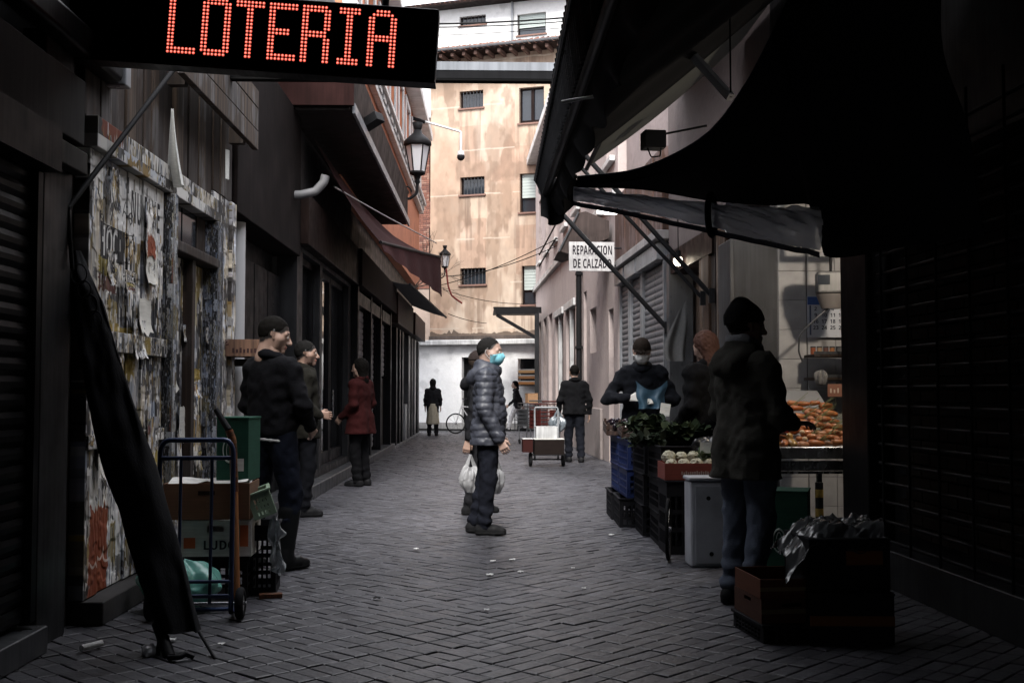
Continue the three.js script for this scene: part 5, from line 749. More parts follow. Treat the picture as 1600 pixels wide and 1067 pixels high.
function crate(name, label, pos, yaw, w, h, d, mat, group) { // plastic crate with slotted walls
  const b = thing(name, label, 'crate', pos, yaw, group), t = .012;
  const slots = (L) => { const hs = [], n = Math.max(4, Math.round(L / .055)), c = (L - .05) / n; for (let r = 0; r < 3; r++) for (let i = 0; i < n; i++) hs.push([-L / 2 + .025 + i * c + .006, -L / 2 + .025 + (i + 1) * c - .006, h * (.12 + r * .25), h * (.12 + r * .25 + .19)]); return hs; };
  const gw = holed(-w / 2, w / 2, 0, h, 0, t, slots(w)), gd = holed(-d / 2 + t, d / 2 - t, 0, h, 0, t, slots(d - 2 * t));
  mesh(b, 'side', gw.clone().translate(0, 0, d / 2 - t), mat); mesh(b, 'side', gw.clone().translate(0, 0, -d / 2), mat); mesh(b, 'side', gd.clone().rotateY(Math.PI / 2).translate(w / 2 - t, 0, 0), mat); mesh(b, 'side', gd.clone().rotateY(Math.PI / 2).translate(-w / 2, 0, 0), mat);
  B(b, 'base', -w / 2 + t, w / 2 - t, .003, .012, -d / 2 + t, d / 2 - t, mat); const r = .012;
  B(b, 'rim', -w / 2 - r, w / 2 + r, h, h + .016, d / 2 - t, d / 2 + r, mat, .004); B(b, 'rim', -w / 2 - r, w / 2 + r, h, h + .016, -d / 2 - r, -d / 2 + t, mat, .004); B(b, 'rim', -w / 2 - r, -w / 2 + t, h, h + .016, -d / 2 + t, d / 2 - t, mat, .004); B(b, 'rim', w / 2 - t, w / 2 + r, h, h + .016, -d / 2 + t, d / 2 - t, mat, .004);
  return b;
}
function woodCrate(name, label, pos, yaw, w, h, d, mat, group, tilt = 0) {
  const b = thing(name, label, 'crate', pos, yaw, group), n = 2; if (tilt) b.rotation.x = tilt;
  for (const z of [d / 2, -d / 2]) for (let i = 0; i < n; i++) B(b, 'slat', -w / 2, w / 2, i * h / n + .005, (i + 1) * h / n - .006, z - .004, z + .004, mat, .002);
  for (const x of [w / 2, -w / 2]) for (let i = 0; i < n; i++) B(b, 'slat', x - .004, x + .004, i * h / n + .005, (i + 1) * h / n - .006, -d / 2 + .005, d / 2 - .005, mat, .002);
  for (const x of [1, -1]) for (const z of [1, -1]) B(b, 'corner_post', x * (w / 2 - .018) - .012, x * (w / 2 - .018) + .012, 0, h + .02, z * (d / 2 - .018) - .012, z * (d / 2 - .018) + .012, mat);
  for (let i = 0; i < 4; i++) B(b, 'bottom_slat', -w / 2 + .01, w / 2 - .01, .0, .006, -d / 2 + .03 + i * (d - .06) / 4, -d / 2 + .03 + (i + .85) * (d - .06) / 4, mat);
  return b;
}
const logoG = new THREE.TorusGeometry(.055, .005, 6, 24);
function logoBox(label, pos, yaw, w, h, d) { const b = carton('green_box', label, 'box', pos, yaw, w, h, d, MAT.greenBox, { lid: 1 }); const lm = M([.42, .46, .43], .7); mesh(b, 'logo_ring', logoG.clone().scale(.7, 1.35, 1).translate(-w * .1, h * .5, d / 2 + .003), lm); mesh(b, 'logo_leaf', logoG.clone().scale(.3, 1.0, 1).translate(-w * .1, h * .5, d / 2 + .003), lm); B(b, 'sticker', w * .14, w * .36, h * .16, h * .36, d / 2 + .001, d / 2 + .003, MAT.cardWhite); return b; }
// --- left: hand truck and stacked boxes
{
  const p = gp(302, 972), b = thing('hand_truck', 'blue tubular hand truck standing in front of the torn posters', 'hand truck', p, .06), m = M([.02, .035, .085], .4, { metalness: .2 }), w = .2;
  mesh(b, 'frame', tubeG([[-w, .06, 0], [-w, .3, -.01], [-w, .93, -.03], [-w + .02, .985, -.03], [-w + .05, 1.0, -.03], [w - .05, 1.0, -.03], [w - .02, .985, -.03], [w, .93, -.03], [w, .3, -.01], [w, .06, 0]], .014, 90, 8), m);
  for (const x of [-.085, .085]) mesh(b, 'upright', rodG([x, .1, .0], [x, .9, -.028], .0095), m);
  mesh(b, 'crossbar', rodG([-w, .9, -.028], [w, .9, -.028], .012), m); mesh(b, 'crossbar', rodG([-w, .14, 0], [w, .14, 0], .012), m); mesh(b, 'crossbar', rodG([-w, .22, 0], [w, .22, 0], .01), m);
  mesh(b, 'toe_plate', tubeG([[-w, .05, 0], [-w, .03, -.1], [-w + .03, .022, -.24], [w - .03, .022, -.24], [w, .03, -.1], [w, .05, 0]], .012, 50, 8), m); mesh(b, 'loop', tubeG([[-.02, .14, 0], [-.02, .08, .05], [-.06, .03, .08], [-.14, .02, .06]], .009, 20, 6), m);
  mesh(b, 'axle', rodG([-w - .06, .09, -.05], [w + .08, .09, -.05], .01), MAT.steel);
  for (const s of [-1, 1]) { const g = new THREE.Group(); g.name = 'wheel'; g.position.set(s * (w + .045), .09, -.05); b.add(g); mesh(g, 'tyre', new THREE.TorusGeometry(.066, .024, 10, 24).rotateY(Math.PI / 2), MAT.rubber); mesh(g, 'rim', new THREE.CylinderGeometry(.05, .05, .03, 16).rotateZ(Math.PI / 2), MAT.lightGrey); }
}
const SX = -1.64, SZ = -7.15;
crate('vegetable_crate', 'black plastic crate at the bottom of the stack behind the hand truck', V(SX - .02, 0, SZ), .05, .46, .24, .36, MAT.blackCrate);
{ const b = carton('printed_carton', 'white printed carton under the brown cardboard tray', 'box', V(SX + .02, .262, SZ + .02), .03, .44, .22, .34, MAT.cardWhite, { hole: 1 }); const g = textG('LUDO', .055); mesh(b, 'lettering', uvm(g.translate(.03, .07, .172)), M([.03, .03, .035], .8)); B(b, 'print_block', -.19, -.12, .05, .115, .1705, .1725, M([.42, .09, .03], .8)); B(b, 'print_block', .15, .2, .06, .19, .1705, .1725, M([.42, .11, .04], .8)); }
{ const b = carton('cardboard_tray', 'brown open cardboard tray on top of the white printed carton', 'box', V(SX - .03, .49, SZ + .04), .04, .52, .22, .38, M([.15, .075, .042], .9, { map: T.card }), { flaps: 0 }); B(b, 'handle_slot', -.05, .05, .15, .175, .191, .1925, M([.02, .012, .01], .9)); mesh(b, 'paper_liner', sheetG((s, t) => V(-.24 + .48 * s, .205 + .04 * n2(s * 6, t * 5, 0, 3), -.17 + .34 * t), 14, 10, .002), MAT.cardWhite); }
crate('pale_green_crate', 'pale green plastic crate leaning beside the brown cardboard tray', V(SX + .30, .50, SZ + .02), .2, .14, .15, .3, M([.20, .27, .19], .6)).rotation.z = .35;
logoBox('dark green carton with oval logo standing on the brown tray', V(SX + .11, .714, SZ - .06), -.05, .2, .385, .3);
{ const b = crate('vegetable_crate', 'black plastic crate standing on the ground right of the white printed carton', V(SX + .27, 0, SZ - .12), .1, .17, .42, .36, MAT.blackCrate); }
{ const g = sheetG((s, t) => V(SX + .36 + .07 * (s - .5) + .05 * n2(t * 7, s * 5, 0, 2), .46 - .34 * t + .05 * n2(s * 6, t * 6, 0, 6), SZ + .07 + .05 * n2(s * 9, t * 9, 0, 3)), 16, 20, .002); tag(mesh(scene, 'plastic_wrap', g, MP([.6, .62, .64], .15, { transmission: .5, thickness: 0 })), 'clear plastic wrap hanging from the crate beside the boots', 'plastic'); }
{ const a = at(366, 768, 6.9), c = at(363, 690, 6.9), d = at(357, 672, 6.9), e = at(337, 640, 6.95), b = thing('wooden_handled_tool', 'orange wooden handled tool with dark grip leaning by the green carton', 'tool'); mesh(b, 'handle', tubeG([a, c, d], .024, 20, 10), M([.42, .17, .06], .5, { map: T.wood })); mesh(b, 'grip', rodG(d, e, .021, .018), MAT.iron); mesh(b, 'lower_shaft', rodG(at(370, 860, 6.9).setY(.02), a, .022), M([.3, .12, .045], .6)); }
function bag(name, label, pos, rx, ry, rz, mat, seedN, cat = 'bag', handles = true, group) {
  const b = thing(name, label, cat, pos, 0, group), f = (x, y, z) => ell(x, y - ry, z, [0, 0, 0], [rx, ry, rz]) + .035 * (n3(x * 16 + seedN, y * 11, z * 16) - .5) + .02 * Math.sin(Math.atan2(z, x) * 7 + y * 12) * (y / ry > 1 ? .6 : .25);
  mesh(b, 'bag', nets((x, y, z) => Math.max(f(x, y, z), -y), [-rx - .06, -.02, -rz - .06], [rx + .06, 2 * ry + .06, rz + .06], Math.max(.008, rx / 22)), mat);
  if (handles) { const h = 2 * ry; for (const s of [-1, 1]) mesh(b, 'handle', sheetG((u, v) => V((1 - v) * rx * .55 * s + (u - .5) * .05 * (1 - v * .6), h * .86 + v * .16, (u - .5) * .02), 4, 6, .003), mat); } return b;
}
bag('green_bag', 'translucent sea-green plastic bag lying at the foot of the hand truck', V(-1.73, 0.02, -6.62), .24, .13, .16, MP([.16, .42, .36], .25, { transmission: .35, thickness: 0 }), 3, 'bag', false);
bag('white_bag', 'white carrier bag hanging left of the masked man\'s legs', at(735, 770, 11.05), .10, .125, .07, MP([.34, .34, .35], .5, { transmission: .25, thickness: 0 }), 9);
bag('white_bag', 'white carrier bag hanging right of the masked man\'s legs', at(776, 772, 11.1), .08, .115, .06, MP([.28, .28, .29], .5, { transmission: .25, thickness: 0 }), 17);
{ const c = at(1018, 618, 11.95), b = thing('blue_bag', 'thin blue plastic bag held open by the stallholder', 'bag', c); mesh(b, 'bag', sheetG((s, t) => V((s - .5) * (.34 - .06 * t) + .01 * Math.sin(t * 9), .16 - .3 * t - .10 * Math.sin(s * Math.PI) * (1 - t), .05 * Math.sin(s * 11) * t + .03 * Math.sin(s * Math.PI)), 26, 16, .002), MP([.07, .15, .22], .4, { transmission: .4, thickness: 0 })); }
B(thing('wood_offcut', 'small orange wood offcut lying by the black crate', 'wood', V(-1.28, 0, -7.0), .2), 'offcut', -.07, .07, .004, .03, -.03, .03, M([.4, .2, .09], .8, { map: T.wood }), .004);
{ // crate end with printed palm on the ledge
  const c = at(372, 543, 9.55), b = thing('palm_crate', 'pale wooden crate printed with a palm and lettering on the ledge', 'crate', c.clone().add(V(0, -.075, 0)), .15); B(b, 'end_board', -.2, .2, 0, .145, -.01, .01, M([.75, .6, .54], .85, { map: T.wood }), .003); B(b, 'side_board', -.2, -.19, 0, .13, -.35, -.012, MAT.wood); B(b, 'side_board', .19, .2, 0, .13, -.35, -.012, MAT.wood); B(b, 'bottom_board', -.19, .19, 0, .008, -.35, -.012, MAT.wood);
  const ink = M([.04, .02, .02], .8), lf = []; for (let i = 0; i < 6; i++) { const a = .2 + i * .55; lf.push(new THREE.BoxGeometry(.05, .009, .002).translate(.028, 0, 0).rotateZ(a).translate(-.13, .09, .0115)); } lf.push(new THREE.BoxGeometry(.008, .055, .002).translate(-.13, .055, .0115)); mesh(b, 'printed_palm', merge(lf), ink); mesh(b, 'small_print', merge(Array.from({ length: 7 }, (_, i) => boxG(-0.05 + i * 0.03, -0.05 + i * 0.03 + 0.018, 0.03, 0.03 + 0.05 * (.6 + .4 * hash(i, 3)), 0.0105, 0.012))), ink);
  const l = LG('wall_ledge', 'dark ledge carrying the pale wooden crate', 'ledge'); B(l, 'ledge', 9.84, 10.3, 1.50, 1.555, -.2, .25, MAT.woodDark); }
{ // folded stand wrapped in dark cloth
  const D = 6.05, rows = [[392, 108, 124], [430, 109, 140], [470, 113, 160], [540, 124, 180], [620, 137, 205], [690, 150, 228], [740, 165, 244], [790, 186, 258], [860, 206, 279], [930, 226, 297], [985, 246, 312]];
  const b = thing('wrapped_stand', 'folded market stand wrapped in dark patterned cloth leaning on the poster front', 'stand'), cm = cloth([.011, .011, .0125]);
  mesh(b, 'cloth_cover', (() => { const nR = rows.length - 1, depth = y => lerp(6.15, 5.6, (y - 392) / 593), f = (s, t) => { const r = t * nR, i = Math.min(nR - 1, Math.floor(r)), u = r - i, y = lerp(rows[i][0], rows[i + 1][0], u), x0 = lerp(rows[i][1], rows[i + 1][1], u), x1 = lerp(rows[i][2], rows[i + 1][2], u), a = s * Math.PI * 2, p = at((x0 + x1) / 2 - (x1 - x0) / 2 * Math.cos(a), y, depth(y)), w = .075 * (n2(t * 5 + s * 2, s * 13, 0, 4) - .5) + .03 * (n2(t * 22, s * 20, 0, 5) - .5); p.z += (.07 * Math.sin(a) + w) * Math.min(1, t * 6 + .3); return p; }; return sheetG(f, 36, 60, .006); })(), cm);
  const lp = (a, c, r) => mesh(b, 'leg', rodG(a, c, r), MAT.iron); lp(at(246, 975, 5.6), at(265, 1042, 5.45).setY(.0), .03); lp(at(308, 983, 5.6), at(336, 1040, 5.42).setY(.0), .009); lp(at(250, 985, 5.55), at(246, 1030, 5.5).setY(.0), .012);
  mesh(b, 'base_hook', tubeG([at(262, 1034, 5.4).setY(.015), at(280, 1036, 5.38).setY(.02), at(290, 1028, 5.4).setY(.03), at(302, 1031, 5.4).setY(.015)], .012, 16, 6), MAT.iron);
  const pm = M([.03, .03, .032], .9); for (let i = 0; i < 7; i++) { const y = 430 + i * 24, p = at(128 + i * 8, y, 6.05), g = new THREE.TorusGeometry(.035 + .01 * hash(i, 2), .004, 5, 16).scale(1, 1.3, .5).translate(p.x, p.y, p.z + .055); mesh(b, 'cloth_motif', g, pm); } }
// --- litter
{ const bits = [[770, 879, .018], [800, 877, .02], [765, 901, .022], [813, 896, .018], [895, 890, .012], [912, 922, .012], [1060, 825, .02], [955, 838, .022], [268, 1003, .016], [345, 1010, .015], [650, 860, .018], [588, 938, .02], [760, 956, .014]];
  bits.forEach(([x, y, s], i) => { const p = gp(x, y), g = sheetG((u, v) => V(p.x + (u - .5) * s * 2.2 + .2 * s * n2(v * 4, i), .012 + s * .45 * n2(u * 4 + i, v * 4, 0, 2), p.z + (v - .5) * s * 2 + .3 * s * n2(u * 5, i, 0, 5)), 6, 5, .002); tag(mesh(scene, 'litter_scrap', g, i === 11 ? M([.02, .02, .02], .9) : M([.55, .55, .54], .9)), i === 11 ? 'dark scrap lying on the stone setts' : 'small white paper scrap lying on the stone setts', 'litter', i === 11 ? undefined : 'paper scraps on the setts'); });
  const a = gp(126, 1020), c = gp(158, 1012); tag(mesh(scene, 'paper_roll', merge([rodG(a.setY(.022), c.setY(.022), .016, .016, 10)]), M([.6, .6, .6], .8)), 'thin white paper roll lying by the shuttered shop', 'litter');
  const q = gp(231, 1024), g = nets((x, y, z) => Math.hypot(x, (y - .025) * 1.3, z) - .036 + .03 * (n3(x * 50, y * 50, z * 50) - .5), [-.06, -.01, -.06], [.06, .08, .06], .006); g.translate(q.x, 0, q.z); tag(mesh(scene, 'paper_ball', g, M([.55, .55, .56], .85)), 'crumpled white paper ball beside the wrapped stand', 'litter'); }
// --- right: stall of crates
[[1.60, -11.45, MAT.blueCrate, 'beside the stallholder'], [1.60, -10.8, MAT.blueCrate, 'next to the black stacks'], [1.66, -10.15, MAT.blackCrate, 'next to the blue stacks'], [1.70, -9.5, MAT.blackCrate, 'next to the cauliflower carton']].forEach(([x, z, m, where], c) => {
  for (let r = 0; r < 3; r++) { const lo = r === 0 && c < 2; crate('stall_crate', `${lo || c > 1 ? 'black' : 'dark blue'} slotted crate, ${['bottom', 'middle', 'top'][r]} of the stack ${where}`, V(x - (lo ? .06 : 0), r * .275, z), .03 * (r - 1), .42, .257, .6, lo ? MAT.blackCrate : m, 'slotted crates under the stall display'); } });
crate('stall_crate', 'low black slotted crate carrying the printed vegetable carton', V(1.72, 0, -8.95), 0, .5, .56, .4, MAT.blackCrate);
// tilted display crates with dark bottles and produce
const wcL = ['tilted wooden crate of dark aubergines at the far end of the stall', 'tilted wooden crate of leeks in the middle of the stall', 'tilted wooden crate of greens beside the price board'];
[[1.55, .845, -11.5], [1.62, .845, -10.85], [1.68, .845, -10.2]].forEach(([x, y, z], i) => woodCrate('display_crate', wcL[i], V(x, y, z), -.05, .5, .11, .56, M([.13, .085, .07], .85, { map: T.wood }), undefined, .06));
function veg(name, label, group, cat, geo, mat, pos, e) { const m = mesh(scene, name, geo, mat); m.position.copy(pos); m.rotation.set(...e); return tag(m, label, cat, group); }
const auG = uvm(new THREE.LatheGeometry([[0, -.085], [.026, -.075], [.036, -.04], [.03, .02], [.02, .06], [.012, .075], [0, .08]].map(p => new THREE.Vector2(...p)), 12)), auM = MP([.012, .008, .014], .18, { clearcoat: .6, clearcoatRoughness: .15 });
for (let i = 0; i < 16; i++) veg('aubergine', 'glossy dark aubergine lying in the far stall crate', 'aubergines in the far crate', 'vegetable', auG, auM, V(1.37 + (i % 6) * .068, .90 + .028 * Math.floor(i / 6) + .02 * hash(i, 1), -11.25 - .14 * Math.floor(i / 6)), [1.3, .3 * hash(i, 4), .5 * (hash(i, 5) - .5)]);
const lkG = merge([rodG([0, 0, -.12], [0, 0, .1], .016, .013, 8)]);
for (let i = 0; i < 12; i++) veg('leek', 'white leek lying across the middle stall crate', 'leeks in the middle crate', 'vegetable', lkG, M(i % 3 ? [.16, .15, .09] : [.55, .54, .46], .6), V(1.42 + (i % 6) * .07, .90 + .03 * Math.floor(i / 6), -10.75 - .1 * (i % 2)), [.1 * hash(i, 2), .6 * (hash(i, 3) - .5), 0]);
function leafy(name, label, pos, r, n, cA, cB, sd) { // heap of curled leaves, each cut from a bent sheet
  const gs = []; let s0 = sd; const h2 = k => hash(sd, k, s0++); for (let i = 0; i < n; i++) { const a = h2(1) * 6.283, el = h2(2) * 1.5, L = r * (.28 + .34 * h2(3)), w = L * .3, base = V((h2(4) - .5) * r * 1.3, h2(5) * r * .35, (h2(6) - .5) * r * 1.3), d = V(Math.cos(a) * Math.cos(el), Math.sin(el), Math.sin(a) * Math.cos(el)), sd2 = V(-Math.sin(a), 0, Math.cos(a)), cu = .4 * L * (h2(7) + .2);
    gs.push(sheetG((u, v) => base.clone().addScaledVector(d, L * v).addScaledVector(sd2, (u - .5) * 2 * w * Math.sin(Math.PI * (.12 + .85 * v))).add(V(0, -cu * v * v + .25 * w * Math.abs(u - .5) + .12 * w * Math.sin(v * 17 + u * 6), 0)), 3, 4, .002).toNonIndexed()); }
  const b = thing(name, label, 'vegetable', pos); const k = Math.floor(n / 2); mesh(b, 'leaves', mergeGeometries(gs.slice(0, k)), M(cA, .7)); mesh(b, 'inner_leaves', mergeGeometries(gs.slice(k)), M(cB, .7)); return b; }
leafy('leafy_greens', 'dark green leafy bunch nearest the price board', V(1.5, .90, -10.0), .24, 220, [.022, .036, .017], [.045, .06, .028], 3); leafy('leafy_greens', 'dark green leafy bunch heaped behind the cauliflowers', V(1.78, .86, -9.6), .24, 220, [.02, .034, .017], [.04, .055, .026], 13); leafy('leafy_greens', 'loose grey-green leaves spilling over the crate edge', V(1.44, .80, -9.55), .2, 160, [.032, .04, .028], [.018, .028, .016], 23);
{ // price board and slate signs
  const b = thing('price_board', 'small tent-shaped price board standing among the vegetables', 'sign', at(1028, 676, 10.0).add(V(0, -.08, 0)), .5); const m = M([.2, .2, .19], .8, { map: T.grime }); const g1 = boxG(-.1, .1, 0, .16, -.004, .004).rotateX(-.5), g2 = boxG(-.1, .1, 0, .16, -.004, .004).rotateX(.5); mesh(b, 'face', g1.translate(0, 0, .075), m); mesh(b, 'face', g2.translate(0, 0, -.075), M([.2, .1, .08], .8)); for (let i = 0; i < 3; i++) mesh(b, 'writing', boxG(-.07, .06 - .02 * i, .04 + i * .035, .052 + i * .035, .0045, .0055).rotateX(-.5).translate(0, 0, .075), M([.04, .04, .04], .9));
  const c = at(1030, 640, 10.9); tag(mesh(scene, 'price_card', merge([boxG(-.05, .05, -.06, .06, -.003, .003).rotateZ(-.15).rotateY(.2).translate(c.x + .06, c.y, c.z), rodG(c.clone().add(V(.06, -.06, 0)), c.clone().add(V(.02, -.25, .02)), .005)]), MAT.cardWhite), 'pale price card on a stick by the blue bag', 'sign'); const d = at(1012, 662, 11); tag(mesh(scene, 'pale_stick', barG(d.clone().add(V(-.05, -.08, 0)), d.clone().add(V(.06, .06, 0)), .018, .018), MAT.cardWhite), 'pale wooden stick poking up among the stall vegetables', 'stick'); }
{ const P = V(1.70, .578, -8.95), b = carton('vegetable_carton', 'red-brown printed carton of cauliflowers on the stall', 'box', P, 0, .48, .13, .36, M([.17, .035, .025], .75, { map: T.card })); mesh(b, 'small_print', merge(Array.from({ length: 13 }, (_, i) => boxG(-0.11 + i * 0.017, -0.11 + i * 0.017 + 0.011, 0.042, 0.042 + 0.032 * (.6 + .4 * hash(i, 3)), 0.1805, 0.182))), M([.3, .24, .22], .8)); mesh(b, 'emblem', new THREE.TorusGeometry(.018, .004, 6, 16).translate(.19, .055, .182), M([.45, .36, .2], .8));
  for (let i = 0; i < 7; i++) { const r = .042 + .016 * hash(i, 8), q = V(P.x - .17 + (i % 4) * .10, P.y + .12 + (i > 3 ? .05 : 0), P.z + .08 - .13 * Math.floor(i / 4)), c = thing('cauliflower', 'white cauliflower head in the printed carton', 'vegetable', q, i, 'cauliflowers in the printed carton'); mesh(c, 'head', nets((x, y, z) => Math.hypot(x, y * 1.15, z) - r + .045 * Math.abs(n3(x * 55, y * 55, z * 55 + i * 7) - .5) - .008, [-.09, -.09, -.09], [.09, .09, .09], .0055), M([.42, .4, .31], .85)); }
  leafy('leafy_greens', 'pale green leaves among the cauliflowers', V(1.86, .72, -8.98), .15, 120, [.08, .1, .05], [.07, .11, .045], 41);
  const bb = bag('black_bag', 'black plastic bag resting behind the cauliflowers', V(1.9, .70, -9.2), .13, .1, .1, MP([.012, .012, .014], .25), 31, 'bag', false); const fl = at(1112, 715, 8.9); const g = sheetG((s, t) => V(fl.x - .08 + .17 * s * (1 - .25 * t), fl.y - .12 + .24 * t, fl.z - .05 + .06 * s), 4, 4, .006); tag(mesh(scene, 'white_flap', g, MAT.cardWhite), 'white foam lid standing at the end of the printed carton', 'lid'); }
{ const a = gp(1085, 888), b = thing('foam_box', 'white foam box standing on end beside the jeans', 'box', V(a.x + .17, 0, a.z - .14), .0), m = M([.40, .41, .45], .75, { map: T.plaster }); B(b, 'shell', -.19, .21, .0, .62, -.13, .12, m, .02); B(b, 'lid', -.2, .215, .622, .65, -.13, .125, m, .01); B(b, 'front_panel', -.155, .18, .03, .59, .1215, .128, m, .006); for (const [x, y] of [[-.06, .5], [-.04, .1]]) mesh(b, 'hole', new THREE.CylinderGeometry(.016, .016, .006, 12).rotateX(Math.PI / 2).translate(x, y, .127), MAT.blackPaint); }
{ const b = thing('parked_bicycle_wheel', 'thin black wheel leaning in the dark beside the white foam box', 'wheel', V(1.43, .235, -8.45), 1.35); mesh(b, 'tyre', new THREE.TorusGeometry(.22, .014, 8, 32), MAT.rubber); mesh(b, 'hub', new THREE.CylinderGeometry(.02, .02, .05, 10).rotateX(Math.PI / 2), MAT.steel); for (let i = 0; i < 8; i++) mesh(b, 'spoke', rodG([0, 0, 0], [.21 * Math.cos(i * .785), .21 * Math.sin(i * .785), 0], .002, .002, 4), MAT.steel); }
// --- carrot counter
{ const b = thing('steel_counter', 'stainless steel counter with the carrot display', 'counter', V(2.62, 0, -8.75), 0); const m = MAT.steel; B(b, 'front_rail', -.48, .2, .77, .86, .42, .455, m, .01); B(b, 'front_rail', -.48, .2, .68, .755, .40, .43, m, .01); B(b, 'top', -.5, .25, .655, .675, -.55, .40, m, .004); mesh(b, 'sloped_bed', boxG(-.48, .22, -.01, .0, -.55, .55).rotateX(.45).translate(0, 1.04, -.08), M([.2, .2, .2], .5)); for (const x of [-.46, .18]) for (const z of [-.5, .38]) B(b, 'leg', x, x + .04, 0, .654, z, z + .04, m, .004); B(b, 'side_rail', -.5, -.482, .676, .84, -.55, .415, m, .004); B(b, 'shelf', -.45, .17, .2, .22, -.45, .36, MAT.midGrey); }
const bedY = z => 1.04 - .4834 * (z + 8.83) + .0; // height of the sloped bed
const carG = (() => { const g = new THREE.LatheGeometry([[0, -.062], [.012, -.058], [.022, -.04], [.029, 0], [.031, .03], [.026, .05], [.014, .06], [0, .061]].map(p => new THREE.Vector2(...p)), 10); g.rotateZ(Math.PI / 2); return uvm(g); })(), cM = [[.66, .20, .06], [.72, .26, .09], [.6, .17, .05], [.72, .32, .16]].map(c => M(c, .38, { map: T.grime }));
for (let r = 0; r < 8; r++) for (let i = 0; i < 5; i++) { const z = -8.40 - r * .085, x = 2.45 + i * .085 + .02 * hash(r, i); veg('carrot', 'plump orange carrot in the heap on the steel counter', 'carrots on the steel counter', 'vegetable', carG, cM[Math.floor(hash(r, i, 4) * 4)], V(x, bedY(z) + .03 + .03 * hash(i, r, 6), z), [.2 * hash(r, i, 8), .5 * (hash(r, i, 9) - .5), .3 * (hash(i, r, 3) - .5)]).scale.setScalar(.68 + .4 * hash(r, i, 21)); }
{ const tg = merge(Array.from({ length: 5 }, (_, i) => rodG([0, 0, 0], [.09 + .02 * i, .03 * (i - 2), .02 * (i % 3 - 1)], .003, .0015, 4))); for (let i = 0; i < 14; i++) { const z = -8.40 - Math.floor(i / 2) * .085; veg('green_stalks', 'cut green carrot stalks among the carrots', 'carrot stalks on the counter', 'vegetable', tg, M([.16, .17, .07], .8), V(2.5 + .16 * (i % 2) + .1 * hash(i, 5), bedY(z) + .075, z), [0, .8 * (hash(i, 6) - .5), .3]); }
  for (let i = 0; i < 16; i++) { const z = -8.42 - Math.floor(i / 3) * .1; veg('onion', 'small brown onion wedged between the carrots', 'onions among the carrots', 'vegetable', new THREE.SphereGeometry(.02 + .008 * hash(i, 8), 10, 8).scale(1, .85, 1), M(i % 3 ? [.34, .14, .07] : [.5, .36, .22], .5), V(2.44 + .13 * (i % 3) + .05 * hash(i, 9), bedY(z) + .07, z), [hash(i, 1), hash(i, 2), 0]); } }
const pepG = uvm(new THREE.LatheGeometry([[0, -.05], [.02, -.05], [.032, -.02], [.03, .02], [.018, .04], [.005, .036], [0, .03]].map(p => new THREE.Vector2(...p)), 10)), redM = [[.22, .02, .015], [.3, .1, .04], [.35, .2, .06]].map(c => MP(c, .25, { clearcoat: .4 }));
for (let r = 0; r < 6; r++) for (let i = 0; i < 4; i++) { const z = -8.42 - r * .1, x = 2.18 + i * .065; veg('red_pepper', 'red pepper beside the carrots on the steel counter', 'peppers beside the carrots', 'vegetable', pepG, redM[Math.floor(hash(r, i, 14) * 3)], V(x, bedY(z) + .035, z), [1.2 + hash(r, i), hash(i, r) * 3, .5]); }
const sqG = merge([rodG([0, 0, -.16], [0, 0, .16], .018, .014, 8)]); for (let i = 0; i < 4; i++) veg('pale_root', 'long pale root vegetable laid up the counter slope', 'pale roots on the counter', 'vegetable', sqG, M([.4, .24, .11], .7), V(2.2 + i * .05, bedY(-8.95) + .06 + .01 * i, -8.95), [.45, -.9 + .12 * i, 0]);
[['1,20', 1238, 690], ['0,90', 1262, 672], ['1,50', 1305, 610]].forEach(([t, x, y], i) => { const p = at(x, y, 8.6 + .1 * i), b = thing('price_ticket', ['brown price ticket leaning on the front of the counter', 'dark red price ticket standing between peppers and carrots', 'brown price ticket above the carrots'][i], 'sign', p, .1); B(b, 'card', -.06, .06, -.05, .05, -.002, .002, M([.2, .09, .06], .8), .001); mesh(b, 'writing', merge(Array.from({ length: 3 }, (_, i) => boxG(-0.04 + i * 0.03, -0.04 + i * 0.03 + 0.012, -0.02, -0.02 + 0.045 * (.6 + .4 * hash(i, 3)), 0.0022, 0.0037))), M([.5, .42, .35], .8)); mesh(b, 'stick', rodG([0, -.05, 0], [0, -.13, 0], .003), MAT.iron); });
// calendar, scale, shelves on the tiled wall
{ const D = 9.70, a = at(1262, 527, D), c = at(1330, 463, D), w = c.x - a.x, h = c.y - a.y, b = thing('wall_calendar', 'white wall calendar with large dark numbers and blue header', 'calendar', V((a.x + c.x) / 2, a.y, -D), 0); B(b, 'sheet', -w / 2, w / 2, 0, h, 0, .004, M([.5, .52, .56], .8)); B(b, 'header', -w / 2 + .003, w / 2 - .003, h - .075, h - .004, .0045, .006, M([.04, .09, .26], .7)); B(b, 'margin_line', -w / 2 + .02, -w / 2 + .035, .02, h - .08, .0045, .0055, M([.08, .1, .16], .8)); let n = 2; for (let r = 0; r < 4; r++) for (let k = 0; k < 4; k++) { const num = [[2, 3, 4, 5], [9, 10, 11, 12], [16, 17, 18, 19], [23, 24, 25, 26]][r][k]; mesh(b, 'number', uvm(textG(String(num), .033, .001).translate(-w / 2 + .075 + k * .075, h - .11 - r * .055, .005)), M([.02, .022, .04], .8)); } }
